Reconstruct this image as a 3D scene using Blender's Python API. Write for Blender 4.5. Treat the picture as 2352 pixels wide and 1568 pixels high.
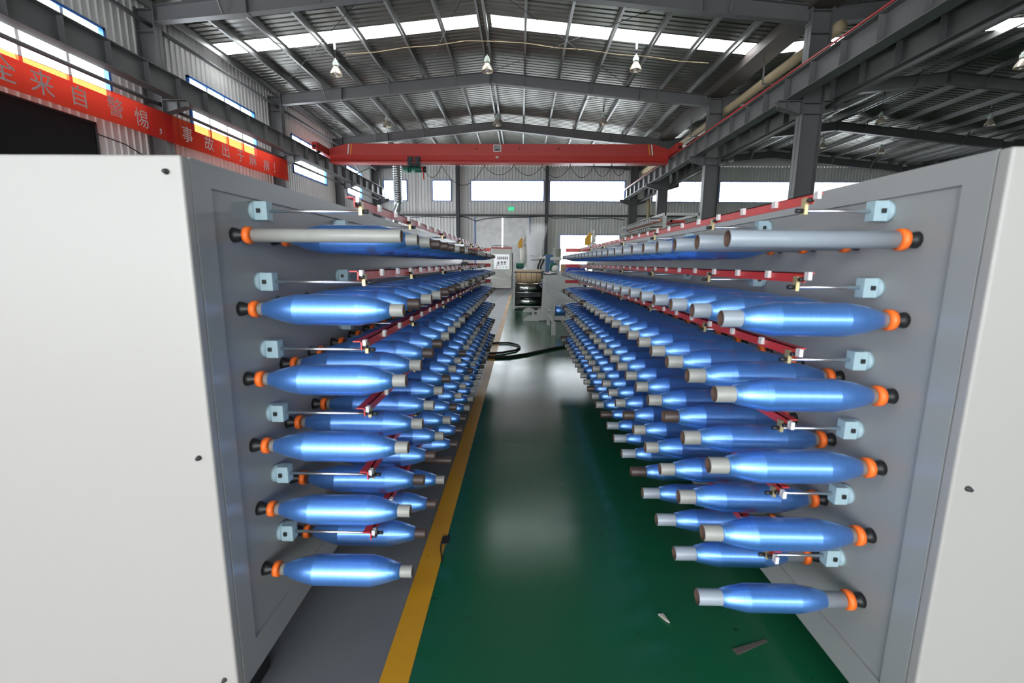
import bpy, bmesh, math, random
from mathutils import Vector, Matrix

# ------------------------------------------------------------------ reset
for o in list(bpy.data.objects):
    bpy.data.objects.remove(o)
scene = bpy.context.scene
col = scene.collection
rnd = random.Random(7)
PI = math.pi

# ------------------------------------------------------------------ camera
FPX, PITCH, YAW, ROLL, EYE = 1056.3, .1703, .0176, .0074, 1.3
_F = Vector((-math.sin(YAW) * math.cos(PITCH), math.cos(YAW) * math.cos(PITCH), -math.sin(PITCH)))
_R0 = Vector((math.cos(YAW), math.sin(YAW), 0))
_U0 = _R0.cross(_F)
_R = _R0 * math.cos(ROLL) + _U0 * math.sin(ROLL)
_U = _U0 * math.cos(ROLL) - _R0 * math.sin(ROLL)
CAM = Vector((0, 0, EYE))
cd = bpy.data.cameras.new('camera')
cam = bpy.data.objects.new('camera', cd)
col.objects.link(cam)
cam.matrix_world = Matrix.Translation(CAM) @ Matrix((_R, _U, -_F)).transposed().to_4x4()
cd.sensor_width = 36.0
cd.lens = FPX / 2352 * 36.0
cd.clip_start = .02
cd.clip_end = 200
cd.dof.use_dof = True
cd.dof.focus_distance = 4.2
cd.dof.aperture_fstop = 3.2
scene.camera = cam


def ray(px, py):
    return _F + _R * ((px - 1176) / FPX) + _U * ((784 - py) / FPX)


def atY(px, py, Y):
    d = ray(px, py)
    return CAM + d * (Y / d.y)


def atX(px, py, X):
    d = ray(px, py)
    return CAM + d * (X / d.x)


def atZ(px, py, Z):
    d = ray(px, py)
    return CAM + d * ((Z - EYE) / d.z)


# ------------------------------------------------------------------ world and exposure
w = bpy.data.worlds.new('sky')
scene.world = w
w.use_nodes = True
wn = w.node_tree
bg = wn.nodes['Background']
bg.inputs[0].default_value = (.95, .965, 1, 1)
bg.inputs[1].default_value = 3.0
scene.view_settings.view_transform = 'Standard'
scene.view_settings.look = 'None'
scene.view_settings.gamma = 1.0
scene.cycles.volume_bounces = 6
scene.view_settings.use_curve_mapping = False
scene.view_settings.exposure = 2.0

# building numbers (metres)
XL, XM, XM2, XR = -9.5, 7.1, 23.7, 40.3  # outer wall, two shared column lines, right wall
YF, YB = -5.7, 30.6                    # front and back wall
RIDGES = (-1.2, 15.4, 32.0)
SLOPES = ((XL, RIDGES[0]), (RIDGES[0], XM), (XM, RIDGES[1]), (RIDGES[1], XM2), (XM2, RIDGES[2]), (RIDGES[2], XR))
FR = [6.3, 12.3, 18.3, 24.3, 30.3]      # portal frames
WZL = 4.9
WZ0, WZ1 = 5.14, 6.44                   # high window band


def zroof(x):
    r = RIDGES[0] if x < XM else RIDGES[1] if x < XM2 else RIDGES[2]
    return 8.40 - .1 * abs(x - r)


def portal(name, centre, direction, sx, sy):
    l = bpy.data.lights.new(name, 'AREA')
    l.shape = 'RECTANGLE'
    l.size, l.size_y = sx, sy
    l.cycles.is_portal = True
    o = bpy.data.objects.new(name, l)
    col.objects.link(o)
    o.location = centre
    o.rotation_euler = Vector(direction).to_track_quat('-Z', 'Y').to_euler()
    return o


SKY_Y = [(14.75, 15.45)]
DOORF = (-3.6, 1.2, 0.0, 3.3)  # unseen gate opening behind the camera, added to let daylight in
FRONT_LOW = [(-8.8, -3.8, .7, 3.1), (1.4, 6.6, .9, 2.9)]  # unseen low windows added beside the gate for highlights along the bobbins
LEFT_LOW = [(19.2, 23.2), (25.2, 29.2)]           # unseen low windows, added to bring daylight to the far end

# ------------------------------------------------------------------ materials
MATS = {}


def mat(name, color, rough=.5, metal=0., spec=.5, noise=0., nscale=8., bump=0., bscale=40., coat=0., aniso=0.):
    if name in MATS:
        return MATS[name]
    m = bpy.data.materials.new(name)
    m.use_nodes = True
    nt = m.node_tree
    b = nt.nodes['Principled BSDF']
    b.inputs['Base Color'].default_value = (*color, 1)
    b.inputs['Roughness'].default_value = rough
    b.inputs['Metallic'].default_value = metal
    b.inputs['Specular IOR Level'].default_value = spec
    if coat:
        b.inputs['Coat Weight'].default_value = coat
        b.inputs['Coat Roughness'].default_value = .12
    if aniso:
        b.inputs['Anisotropic'].default_value = aniso
        tg = nt.nodes.new('ShaderNodeTangent')
        tg.direction_type = 'RADIAL'
        tg.axis = 'X'
        nt.links.new(tg.outputs[0], b.inputs['Tangent'])
    if noise or bump:
        tc = nt.nodes.new('ShaderNodeTexCoord')
    if noise:
        n = nt.nodes.new('ShaderNodeTexNoise')
        n.inputs['Scale'].default_value = nscale
        n.inputs['Detail'].default_value = 6
        nt.links.new(tc.outputs['Object'], n.inputs['Vector'])
        mx = nt.nodes.new('ShaderNodeMix')
        mx.data_type = 'RGBA'
        mx.inputs[6].default_value = (*[c * (1 - noise) for c in color], 1)
        mx.inputs[7].default_value = (*[min(1, c * (1 + noise)) for c in color], 1)
        nt.links.new(n.outputs['Fac'], mx.inputs[0])
        nt.links.new(mx.outputs[2], b.inputs['Base Color'])
    if bump:
        n2 = nt.nodes.new('ShaderNodeTexNoise')
        n2.inputs['Scale'].default_value = bscale
        nt.links.new(tc.outputs['Object'], n2.inputs['Vector'])
        bp = nt.nodes.new('ShaderNodeBump')
        bp.inputs['Strength'].default_value = bump
        bp.inputs['Distance'].default_value = .01
        nt.links.new(n2.outputs['Fac'], bp.inputs['Height'])
        nt.links.new(bp.outputs[0], b.inputs['Normal'])
    MATS[name] = m
    return m


def emit(name, color, strength):
    m = bpy.data.materials.new(name)
    m.use_nodes = True
    b = m.node_tree.nodes['Principled BSDF']
    b.inputs['Base Color'].default_value = (*color, 1)
    b.inputs['Emission Color'].default_value = (*color, 1)
    b.inputs['Emission Strength'].default_value = strength
    MATS[name] = m
    return m


def mix_shader(name, builder):
    m = bpy.data.materials.new(name)
    m.use_nodes = True
    nt = m.node_tree
    nt.nodes.clear()
    out = nt.nodes.new('ShaderNodeOutputMaterial')
    nt.links.new(builder(nt), out.inputs[0])
    MATS[name] = m
    return m


def _glass(nt):
    t = nt.nodes.new('ShaderNodeBsdfTransparent')
    t.inputs[0].default_value = (.93, .96, .97, 1)
    g = nt.nodes.new('ShaderNodeBsdfGlossy')
    g.inputs['Roughness'].default_value = .03
    x = nt.nodes.new('ShaderNodeMixShader')
    x.inputs[0].default_value = .06
    nt.links.new(t.outputs[0], x.inputs[1])
    nt.links.new(g.outputs[0], x.inputs[2])
    return x.outputs[0]


def _skylight(nt):
    t = nt.nodes.new('ShaderNodeBsdfTransparent')
    t.inputs[0].default_value = (.9, .93, .93, 1)
    g = nt.nodes.new('ShaderNodeBsdfTranslucent')
    g.inputs[0].default_value = (.9, .92, .9, 1)
    x = nt.nodes.new('ShaderNodeMixShader')
    x.inputs[0].default_value = .7
    nt.links.new(t.outputs[0], x.inputs[1])
    nt.links.new(g.outputs[0], x.inputs[2])
    return x.outputs[0]


def _banner(nt):
    d = nt.nodes.new('ShaderNodeBsdfDiffuse')
    d.inputs[0].default_value = (.66, .035, .04, 1)
    tl = nt.nodes.new('ShaderNodeBsdfTranslucent')
    tl.inputs[0].default_value = (.8, .05, .03, 1)
    t = nt.nodes.new('ShaderNodeBsdfTransparent')
    t.inputs[0].default_value = (1, .42, .10, 1)
    a = nt.nodes.new('ShaderNodeMixShader')
    a.inputs[0].default_value = .5
    nt.links.new(d.outputs[0], a.inputs[1])
    nt.links.new(tl.outputs[0], a.inputs[2])
    b = nt.nodes.new('ShaderNodeMixShader')
    b.inputs[0].default_value = .22
    nt.links.new(a.outputs[0], b.inputs[1])
    nt.links.new(t.outputs[0], b.inputs[2])
    return b.outputs[0]


def _yarnfilm(nt):
    d = nt.nodes.new('ShaderNodeBsdfDiffuse')
    d.inputs[0].default_value = (.75, .8, .95, 1)
    t = nt.nodes.new('ShaderNodeBsdfTransparent')
    a = nt.nodes.new('ShaderNodeMixShader')
    a.inputs[0].default_value = .35
    nt.links.new(t.outputs[0], a.inputs[1])
    nt.links.new(d.outputs[0], a.inputs[2])
    return a.outputs[0]


mix_shader('glass', _glass)
mix_shader('skylight', _skylight)
mix_shader('banner', _banner)
mix_shader('yarn_film', _yarnfilm)

mat('steel', (.15, .147, .147), .45, 0, .5, .12, 3)
mat('steel_dark', (.075, .078, .085), .5, 0, .5)
mat('galv', (.21, .205, .18), .36, .75, .5, .25, 1.5)
mat('purlin', (.30, .30, .29), .4, .6, .5, .15, 2)
mat('wall', (.80, .78, .75), .45, 0, .5, .06, .8)
mat('blue_frame', (.03, .16, .55), .4)
mat('concrete', (.15, .155, .16), .38, 0, .5, .28, 1.6, .05, 60)
mat('black', (.012, .012, .013), .45)
mat('rubber', (.01, .01, .01), .6)
mat('blackboard', (.012, .012, .013), .75, 0, .2)
mat('creel_end', (.335, .322, .30), .42, 0, .5, .02, 2)
mat('creel', (.30, .305, .295), .3, 0, .3, .04, 2)
mat('machine', (.52, .53, .50), .35, 0, .5, .05, 3)
mat('machine_light', (.72, .71, .64), .4)
mat('orange', (.95, .17, .02), .45)
mat('tube_grey', (.27, .27, .248), .42, 0, .5, .12, 30)
mat('tube_blue', (.25, .285, .32), .36, 0, .5, .08, 30)
mat('tube_brown', (.055, .036, .03), .45, 0, .5, .2, 30)
mat('tube_inner', (.09, .05, .035), .7)
mat('block', (.33, .46, .50), .45)
mat('chrome', (.8, .8, .82), .3, 1)
mat('rollchrome', (.7, .71, .7), .16, 1)
mat('brass', (.5, .42, .22), .4, .6)
mat('red', (.56, .035, .035), .4, 0, .5, .18, 14)
mat('red_crane', (.52, .035, .025), .4, 0, .5, .08, 2)
mat('white', (.82, .81, .78), .4)
mat('ceramic', (.62, .59, .57), .35)
mat('silver_text', (.58, .45, .44), .6)
mat('tan', (.46, .36, .22), .55, 0, .4, .12, 4)
mat('door_foil', (.72, .72, .70), .35, .2, .5, .3, 3, .3, 12)
mat('duct', (.55, .57, .58), .25, .9)
mat('green', (.012, .13, .085), .4)
mat('yellow', (.78, .40, .03), .5)
mat('blue_paint', (.06, .16, .35), .45)
mat('royal', (.03, .06, .35), .7)
mat('cardboard', (.55, .36, .19), .7, 0, .3, .1, 5)
mat('wood_roll', (.66, .48, .29), .55, 0, .4, .08, 6)
mat('brown_line', (.2, .1, .05), .6)
mat('lamp_shell', (.62, .53, .42), .3, .3)
mat('lamp_box', (.55, .62, .56), .45)
mat('panel_face', (.6, .61, .61), .3, .4)
mat('meter', (.03, .03, .035), .3)
mat('button_red', (.6, .02, .04), .4)
mat('button_green', (.1, .6, .42), .4)
mat('yellow_stripe', (.75, .30, .02), .5)
mat('paper', (.45, .42, .36), .7)
mat('gutter', (.12, .10, .09), .6, .2)
emit('exit_green', (.02, .75, .35), .22)


def yarn_material():
    m = bpy.data.materials.new('yarn')
    m.use_nodes = True
    nt = m.node_tree
    b = nt.nodes['Principled BSDF']
    b.inputs['Metallic'].default_value = .8
    b.inputs['Roughness'].default_value = .36
    b.inputs['Coat Weight'].default_value = 1.0
    b.inputs['Coat IOR'].default_value = 1.6
    b.inputs['Coat Roughness'].default_value = .22
    b.inputs['Anisotropic'].default_value = .6
    tg = nt.nodes.new('ShaderNodeTangent')
    tg.direction_type = 'RADIAL'
    tg.axis = 'X'
    nt.links.new(tg.outputs[0], b.inputs['Tangent'])
    tc = nt.nodes.new('ShaderNodeTexCoord')
    mp = nt.nodes.new('ShaderNodeMapping')
    mp.inputs['Scale'].default_value = (1, .001, .001)
    n = nt.nodes.new('ShaderNodeTexNoise')
    n.inputs['Scale'].default_value = 160
    n.inputs['Detail'].default_value = 3
    nt.links.new(tc.outputs['Object'], mp.inputs['Vector'])
    nt.links.new(mp.outputs[0], n.inputs['Vector'])
    mx = nt.nodes.new('ShaderNodeMix')
    mx.data_type = 'RGBA'
    mx.inputs[6].default_value = (.085, .265, .74, 1)
    mx.inputs[7].default_value = (.14, .365, .87, 1)
    nt.links.new(n.outputs['Fac'], mx.inputs[0])
    nt.links.new(mx.outputs[2], b.inputs['Base Color'])
    bp = nt.nodes.new('ShaderNodeBump')
    bp.inputs['Strength'].default_value = .12
    bp.inputs['Distance'].default_value = .002
    nt.links.new(n.outputs['Fac'], bp.inputs['Height'])
    nt.links.new(bp.outputs[0], b.inputs['Normal'])
    MATS['yarn'] = m


yarn_material()


def paint_floor(name, color, dirt, rough):
    m = bpy.data.materials.new(name)
    m.use_nodes = True
    nt = m.node_tree
    b = nt.nodes['Principled BSDF']
    tc = nt.nodes.new('ShaderNodeTexCoord')
    n = nt.nodes.new('ShaderNodeTexNoise')
    n.inputs['Scale'].default_value = 1.3
    n.inputs['Detail'].default_value = 8
    n2 = nt.nodes.new('ShaderNodeTexNoise')
    n2.inputs['Scale'].default_value = 26
    n2.inputs['Detail'].default_value = 4
    for q in (n, n2):
        nt.links.new(tc.outputs['Object'], q.inputs['Vector'])
    r = nt.nodes.new('ShaderNodeMapRange')
    r.inputs[1].default_value = .35
    r.inputs[2].default_value = .75
    nt.links.new(n.outputs['Fac'], r.inputs[0])
    mx = nt.nodes.new('ShaderNodeMix')
    mx.data_type = 'RGBA'
    mx.inputs[6].default_value = (*color, 1)
    mx.inputs[7].default_value = (*dirt, 1)
    nt.links.new(r.outputs[0], mx.inputs[0])
    r2 = nt.nodes.new('ShaderNodeMapRange')
    r2.inputs[1].default_value = .68
    r2.inputs[2].default_value = .74
    nt.links.new(n2.outputs['Fac'], r2.inputs[0])
    mx2 = nt.nodes.new('ShaderNodeMix')
    mx2.data_type = 'RGBA'
    mx2.inputs[7].default_value = (*[c * .55 for c in dirt], 1)
    nt.links.new(r2.outputs[0], mx2.inputs[0])
    nt.links.new(mx.outputs[2], mx2.inputs[6])
    nt.links.new(mx2.outputs[2], b.inputs['Base Color'])
    rr = nt.nodes.new('ShaderNodeMapRange')
    rr.inputs[3].default_value = rough - .08
    rr.inputs[4].default_value = rough + .12
    nt.links.new(n.outputs['Fac'], rr.inputs[0])
    nt.links.new(rr.outputs[0], b.inputs['Roughness'])
    b.inputs['Specular IOR Level'].default_value = .38
    MATS[name] = m


paint_floor('green_floor', (.007, .10, .04), (.018, .088, .046), .17)
paint_floor('yellow_line', (.62, .30, .012), (.42, .21, .03), .4)


# ------------------------------------------------------------------ mesh builder
class MB:
    def __init__(s):
        s.v, s.f, s.m, s.sm, s.mats = [], [], [], [], []

    def mi(s, m):
        if m not in s.mats:
            s.mats.append(m)
        return s.mats.index(m)

    def face(s, pts, m, smooth=False):
        b = len(s.v)
        s.v += [tuple(p) for p in pts]
        s.f.append(tuple(range(b, b + len(pts))))
        s.m.append(s.mi(m))
        s.sm.append(smooth)

    def box(s, x0, x1, y0, y1, z0, z1, m):
        x0, x1 = sorted((x0, x1)); y0, y1 = sorted((y0, y1)); z0, z1 = sorted((z0, z1))
        b = len(s.v)
        s.v += [(x, y, z) for z in (z0, z1) for y in (y0, y1) for x in (x0, x1)]
        for q in ((0, 2, 3, 1), (4, 5, 7, 6), (0, 1, 5, 4), (2, 6, 7, 3), (0, 4, 6, 2), (1, 3, 7, 5)):
            s.f.append(tuple(b + i for i in q))
            s.m.append(s.mi(m))
            s.sm.append(False)
        return s

    def lathe(s, p0, p1, prof, m, n=16, smooth=True, cap=True):
        """prof: list of (t along the axis in metres from p0, radius)"""
        p0, p1 = Vector(p0), Vector(p1)
        a = (p1 - p0).normalized()
        u = a.orthogonal().normalized()
        w_ = a.cross(u)
        b = len(s.v)
        mi = s.mi(m)
        for t, r in prof:
            for k in range(n):
                c, q = math.cos(2 * PI * k / n), math.sin(2 * PI * k / n)
                s.v.append(tuple(p0 + a * t + u * (c * r) + w_ * (q * r)))
        for i in range(len(prof) - 1):
            for k in range(n):
                k2 = (k + 1) % n
                s.f.append((b + i * n + k, b + i * n + k2, b + (i + 1) * n + k2, b + (i + 1) * n + k))
                s.m.append(mi); s.sm.append(smooth)
        if cap:
            s.f.append(tuple(b + k for k in reversed(range(n)))); s.m.append(mi); s.sm.append(False)
            e = b + (len(prof) - 1) * n
            s.f.append(tuple(e + k for k in range(n))); s.m.append(mi); s.sm.append(False)
        return s

    def cyl(s, p0, p1, r, m, n=12, r1=None):
        L = (Vector(p1) - Vector(p0)).length
        return s.lathe(p0, p1, [(0, r), (L, r if r1 is None else r1)], m, n)

    def prism(s, pts, axis, a0, a1, m):
        """pts in the two other axes (order x,y,z without axis)"""
        def P(q, a):
            if axis == 'x': return (a, q[0], q[1])
            if axis == 'y': return (q[0], a, q[1])
            return (q[0], q[1], a)
        n = len(pts); b = len(s.v); mi = s.mi(m)
        s.v += [P(q, a0) for q in pts] + [P(q, a1) for q in pts]
        s.f.append(tuple(range(b, b + n))); s.f.append(tuple(range(b + 2 * n - 1, b + n - 1, -1)))
        s.m += [mi, mi]; s.sm += [False, False]
        for i in range(n):
            j = (i + 1) % n
            s.f.append((b + i, b + n + i, b + n + j, b + j)); s.m.append(mi); s.sm.append(False)
        return s

    def beam(s, p0, p1, wd, ht, m):
        """rectangular bar between two points, ht measured in z-ish direction"""
        p0, p1 = Vector(p0), Vector(p1)
        a = (p1 - p0).normalized()
        side = a.cross(Vector((0, 0, 1)))
        if side.length < 1e-4: side = Vector((1, 0, 0))
        side.normalize()
        up = side.cross(a).normalized()
        b = len(s.v); mi = s.mi(m)
        for p in (p0, p1):
            for q in ((-1, -1), (1, -1), (1, 1), (-1, 1)):
                s.v.append(tuple(p + side * (q[0] * wd / 2) + up * (q[1] * ht / 2)))
        for q in ((3, 2, 1, 0), (4, 5, 6, 7), (0, 1, 5, 4), (1, 2, 6, 5), (2, 3, 7, 6), (3, 0, 4, 7)):
            s.f.append(tuple(b + i for i in q)); s.m.append(mi); s.sm.append(False)
        return s

    def path(s, pts, r, m, n=6, closed=False):
        pts = [Vector(p) for p in pts]
        b = len(s.v); mi = s.mi(m)
        N = len(pts)
        prev = None
        for i, p in enumerate(pts):
            d = (pts[min(i + 1, N - 1)] - pts[max(i - 1, 0)]).normalized()
            u = d.orthogonal().normalized() if prev is None else (prev - d * prev.dot(d)).normalized()
            prev = u
            w_ = d.cross(u)
            for k in range(n):
                s.v.append(tuple(p + u * (r * math.cos(2 * PI * k / n)) + w_ * (r * math.sin(2 * PI * k / n))))
        for i in range(N - 1):
            for k in range(n):
                k2 = (k + 1) % n
                s.f.append((b + i * n + k, b + i * n + k2, b + (i + 1) * n + k2, b + (i + 1) * n + k))
                s.m.append(mi); s.sm.append(True)
        return s

    def mesh(s, name):
        me = bpy.data.meshes.new(name)
        me.from_pydata(s.v, [], s.f)
        for m in s.mats:
            me.materials.append(MATS[m])
        me.polygons.foreach_set('material_index', s.m)
        me.polygons.foreach_set('use_smooth', s.sm)
        if 'steam' in s.mats:
            b_ = bmesh.new(); b_.from_mesh(me); bmesh.ops.recalc_face_normals(b_, faces=b_.faces); b_.to_mesh(me); b_.free()
        me.update()
        return me

    def build(s, name, parent=None, loc=None):
        return link(name, s.mesh(name), parent, loc)


def link(name, me, parent=None, loc=None, rot=None, scale=None):
    o = bpy.data.objects.new(name, me)
    col.objects.link(o)
    if parent is not None: o.parent = parent
    if loc is not None: o.location = loc
    if rot is not None: o.rotation_euler = rot
    if scale is not None: o.scale = scale
    return o


def tag(o, label=None, cat=None, group=None, kind=None):
    if label: o['label'] = label
    if cat: o['category'] = cat
    if group: o['group'] = group
    if kind: o['kind'] = kind
    return o


def empty(name, loc=(0, 0, 0)):
    o = bpy.data.objects.new(name, None)
    col.objects.link(o)
    o.location = loc
    o.empty_display_size = .1
    return o


def catenary(p, q, sag, n=12):
    p, q = Vector(p), Vector(q)
    return [p.lerp(q, t / n) - Vector((0, 0, sag * 4 * (t / n) * (1 - t / n))) for t in range(n + 1)]


# ------------------------------------------------------------------ corrugated sheet with openings
def sheet(u0, u1, v0, v1, holes, P, m, mb, period=.2, depth=.028):
    """u across the ribs, v along them, P(u, v, d) -> point"""
    prof = [(0, 0), (.62, 0), (.72, 1), (.88, 1), (.98, 0)]
    us = []
    k = math.floor(u0 / period)
    while k * period < u1:
        for a, d in prof:
            u = (k + a) * period
            if u0 < u < u1: us.append((u, d * depth))
        k += 1
    us = [(u0, 0)] + us + [(u1, 0)]
    for h in holes:
        for e in h[:2]:
            if u0 < e < u1 and not any(abs(e - u) < 1e-4 for u, _ in us):
                us.append((e, 0))
    us.sort()
    for (a, da), (b, db) in zip(us, us[1:]):
        mid = (a + b) / 2
        segs = [(v0, v1)]
        for h in holes:
            if h[0] <= mid <= h[1]:
                ns = []
                for s0, s1 in segs:
                    if h[2] > s0: ns.append((s0, min(s1, h[2])))
                    if h[3] < s1: ns.append((max(s0, h[3]), s1))
                segs = [q for q in ns if q[1] - q[0] > 1e-4]
        for s0, s1 in segs:
            mb.face([P(a, s0, da), P(b, s0, db), P(b, s1, db), P(a, s1, da)], m)


# windows: (y0, y1) on the left wall, (x0, x1) on the back wall
LEFT_WIN = [(-5.2, -.3), (.8, 5.8), (7.3, 11.25), (13.87, 17.2), (19.8, 23.16), (25.8, 28.2)]
BACK_WIN = [(-8.85, -7.32), (-5.72, -4.48), (-3.26, 1.44), (1.78, 6.58), (8.3, 11.9), (12.5, 17.0), (18.2, 22.5)]
LOW_WIN = (2.5, 6.4, .55, 3.1)
DOORB = (-2.95, .52, 0, 4.12)

mb = MB()
sheet(YF, YB, 0, 7.66, [(a, b, WZL, WZ1) for a, b in LEFT_WIN] + [(a, b, .9, 3.1) for a, b in LEFT_LOW], lambda u, v, d: (XL + d, u, v), 'wall', mb)
tag(mb.build('wall_left'), 'ribbed off-white sheet metal wall below the high windows', 'wall', kind='structure')
mb = MB()
holes = [(a, b, WZ0, WZ1) for a, b in BACK_WIN] + [LOW_WIN, DOORB]
sheet(XL, XR, 0, 7.3, holes, lambda u, v, d: (u, YB - d, v), 'wall', mb)
for xa, xb in SLOPES:
    mb.face([(xa, YB, 7.3), (xb, YB, 7.3), (xb, YB, zroof(xb - 1e-4)), (xa, YB, zroof(xa))], 'wall')
tag(mb.build('wall_back'), 'ribbed grey sheet metal wall with the double door', 'wall', kind='structure')
mb = MB()
sheet(XL, XR, 0, 7.3, [DOORF] + FRONT_LOW + [(a, b, WZ0, WZ1) for a, b in BACK_WIN if -6.0 < a < 1], lambda u, v, d: (u, YF + d, v), 'wall', mb)
for xa, xb in SLOPES:
    mb.face([(xa, YF, 7.3), (xb, YF, 7.3), (xb, YF, zroof(xb - 1e-4)), (xa, YF, zroof(xa))], 'wall')
tag(mb.build('wall_front'), 'unseen ribbed sheet metal wall with open gate added for daylight', 'wall', kind='structure')
mb = MB()
sheet(YF, YB, 0, 7.6, [], lambda u, v, d: (XR - d, u, v), 'wall', mb)
tag(mb.build('wall_right'), 'ribbed sheet metal wall of the second bay', 'wall', kind='structure')

# floor
mb = MB().box(XL - .1, XR + .1, YF - .1, YB + .1, -.2, 0, 'concrete')
floor = tag(mb.build('floor'), 'grey concrete floor beside the yellow line', 'floor', kind='structure')
mb = MB()
mb.face([(-.338, YF, .002), (XR, YF, .002), (XR, YB, .002), (-.338, YB, .002)], 'green_floor')
tag(mb.build('green_floor_paint', floor), 'glossy green floor paint')
mb = MB()
mb.face([(-.43, YF, .003), (-.338, YF, .003), (-.338, YB - 12, .003), (-.43, YB - 12, .003)], 'yellow_line')
tag(mb.build('yellow_floor_line', floor), 'worn yellow marking line')

# roof
roof = tag(empty('ceiling', (0, 0, 7.6)), 'ribbed galvanised sheet roof on light purlins', 'roof', kind='structure')
for xa, xb in SLOPES:
    e = 1e-4
    za, zb = zroof(xa + e), zroof(xb - e)
    lo = xa if za < zb else xb

    def P(u, v, d, xa=xa, xb=xb, za=za, zb=zb):
        t = (v - xa) / (xb - xa)
        return (v, u, za + (zb - za) * t + d - 7.6)
    mb = MB()
    sheet(YF, YB, xa, xb, [(a, b, xa + .25, xb - .1) for a, b in SKY_Y if xb <= XM2], P, 'galv', mb, .22, .035)
    mb.build('roof_sheet', roof)
    for i, (a, b) in enumerate(SKY_Y if xb <= XM2 else []):
        mb = MB()
        sheet(a, b, xa + .25, xb - .1, [], lambda u, v, d: Vector(P(u, v, d)), 'skylight', mb, .22, .035)
        mb.build('skylight_panel', roof)
        c = Vector(P((a + b) / 2, (xa + xb) / 2, 0)) + Vector((0, 0, 7.6 + .12))
        portal('daylight', c, (0, 0, -1), xb - xa - .4, b - a)
# purlins
for r in RIDGES:
    for d in (-8.05, -7.1, -6.1, -4.9, -3.7, -2.45, -1.25, -.13, .13, 1.3, 2.55, 3.85, 5.1, 6.35, 7.4, 8.05):
        x = r + d
        if not (XL < x < XR): continue
        if abs(x - XM) < .1 or abs(x - XM2) < .1: continue
        z = zroof(x) - 7.6 - .004
        s_ = -1 if d < 0 else 1
        mb = MB()
        mb.box(x, x + .004, 2, YB - .05, z - .2, z, 'purlin')
        mb.box(x, x - s_ * .07, 2, YB - .05, z - .2, z - .196, 'purlin')
        mb.box(x, x - s_ * .07, 2, YB - .05, z - .005, z, 'purlin')
        mb.build('purlin', roof)
# thin bracing rods under the roof sheet
for (x0, y0, x1, y1) in [(-9.2, 12.4, -3.7, 18.2), (-3.7, 12.4, -9.2, 18.2), (-1.2, 12.4, 3.9, 18.2), (3.9, 12.4, -1.2, 18.2),
                         (-1.2, 12.4, -3.7, 18.2), (-9.2, 24.4, -3.7, 30.2), (-3.7, 24.4, -9.2, 30.2), (3.9, 24.4, -1.2, 30.2),
                         (-1.2, 24.4, 3.9, 30.2), (-9.2, 18.4, -3.7, 24.2), (3.9, 18.4, -1.2, 24.2), (9.5, 18.4, 15.2, 24.2), (15.4, 18.4, 9.5, 24.2)]:
    mb = MB().cyl((x0, y0, zroof(x0) - 7.6 - .26), (x1, y1, zroof(x1) - 7.6 - .26), .009, 'steel_dark', 6)
    mb.build('bracing_rod', roof)


# ------------------------------------------------------------------ steel frames
def hcol(xa, xb, y, z1, label, corbels=(), wide=.26, grp=None):
    o = MB()
    o.box(xa, xa + .014, y - wide / 2, y + wide / 2, 0, z1, 'steel')
    o.box(xb - .014, xb, y - wide / 2, y + wide / 2, 0, z1, 'steel')
    o.box(xa, xb, y - .006, y + .006, 0, z1, 'steel')
    root = empty('steel_column', ((xa + xb) / 2, y, 0))
    ob = o.build('column_shaft', root)
    ob.matrix_parent_inverse = Matrix.Translation(-root.location)
    for z in (5.2, 4.95, z1 - .05, z1 - .55):
        k = MB().box(xa + .014, xb - .014, y - wide / 2 + .01, y + wide / 2 - .01, z - .008, z + .008, 'steel').build('stiffener', root)
        k.matrix_parent_inverse = Matrix.Translation(-root.location)
    for x0, s_ in corbels:
        c = MB()
        x1 = x0 + s_ * .58
        c.box(x0, x1, y - .12, y + .12, 5.235, 5.25, 'steel')
        c.prism([(x0, 4.93), (x1, 5.1), (x1, 5.235), (x0, 5.235)], 'y', y - .006, y + .006, 'steel')
        c.face([(x0, y - .11, 4.93), (x1, y - .11, 5.1), (x1, y + .11, 5.1), (x0, y + .11, 4.93)], 'steel')
        c.box(x0 + s_ * .33, x0 + s_ * .345, y - .1, y + .1, 5.02, 5.235, 'steel')
        k = c.build('corbel', root)
        k.matrix_parent_inverse = Matrix.Translation(-root.location)
    return tag(root, label, 'column', grp, 'structure')


NUM = {6.3: 'fourth', 12.3: 'third', 18.3: 'second', 24.3: 'first'}
for y in FR[:4]:
    hcol(XL + .04, -9.0, y, 7.35, f'grey steel column on the windowed wall, {NUM[y]} from the back wall', [(-9.0, 1)])
    hcol(6.85, 7.35, y, 7.3, f'grey steel column between the two bays, {NUM[y]} from the back wall', [(6.85, -1), (7.35, 1)])
for y in FR[1:]:
    hcol(23.45, 23.95, y, 7.3, f'grey steel column on the far side of the second bay, {NUM[y]} from the back wall' if y in NUM else 'grey steel column of the back wall on the far side of the second bay')
hcol(XL + .04, -9.0, 30.3, 7.35, 'grey steel column in the corner of the back wall', [(-9.0, 1)])
hcol(6.8, 7.3, 30.3, 7.3, 'dark steel column of the back wall under the crane runway end', [(6.8, -1), (7.3, 1)])
for x, z, lab in ((-4.05, 7.9, 'slim dark wall post beside the small square window'), (1.61, 7.9, 'slim dark wall post between the two long windows'),
                  (12.2, 7.9, 'slim dark wall post in the second bay between long windows'), (17.6, 7.9, 'slim dark wall post of the second bay beyond the wide window')):
    o = MB()
    o.box(x - .1, x + .1, 30.2, 30.212, 0, z, 'steel_dark').box(x - .1, x + .1, 30.5, 30.512, 0, z, 'steel_dark').box(x - .006, x + .006, 30.2, 30.5, 0, z, 'steel_dark')
    tag(o.build('wall_post'), lab, 'column', kind='structure')

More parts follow.
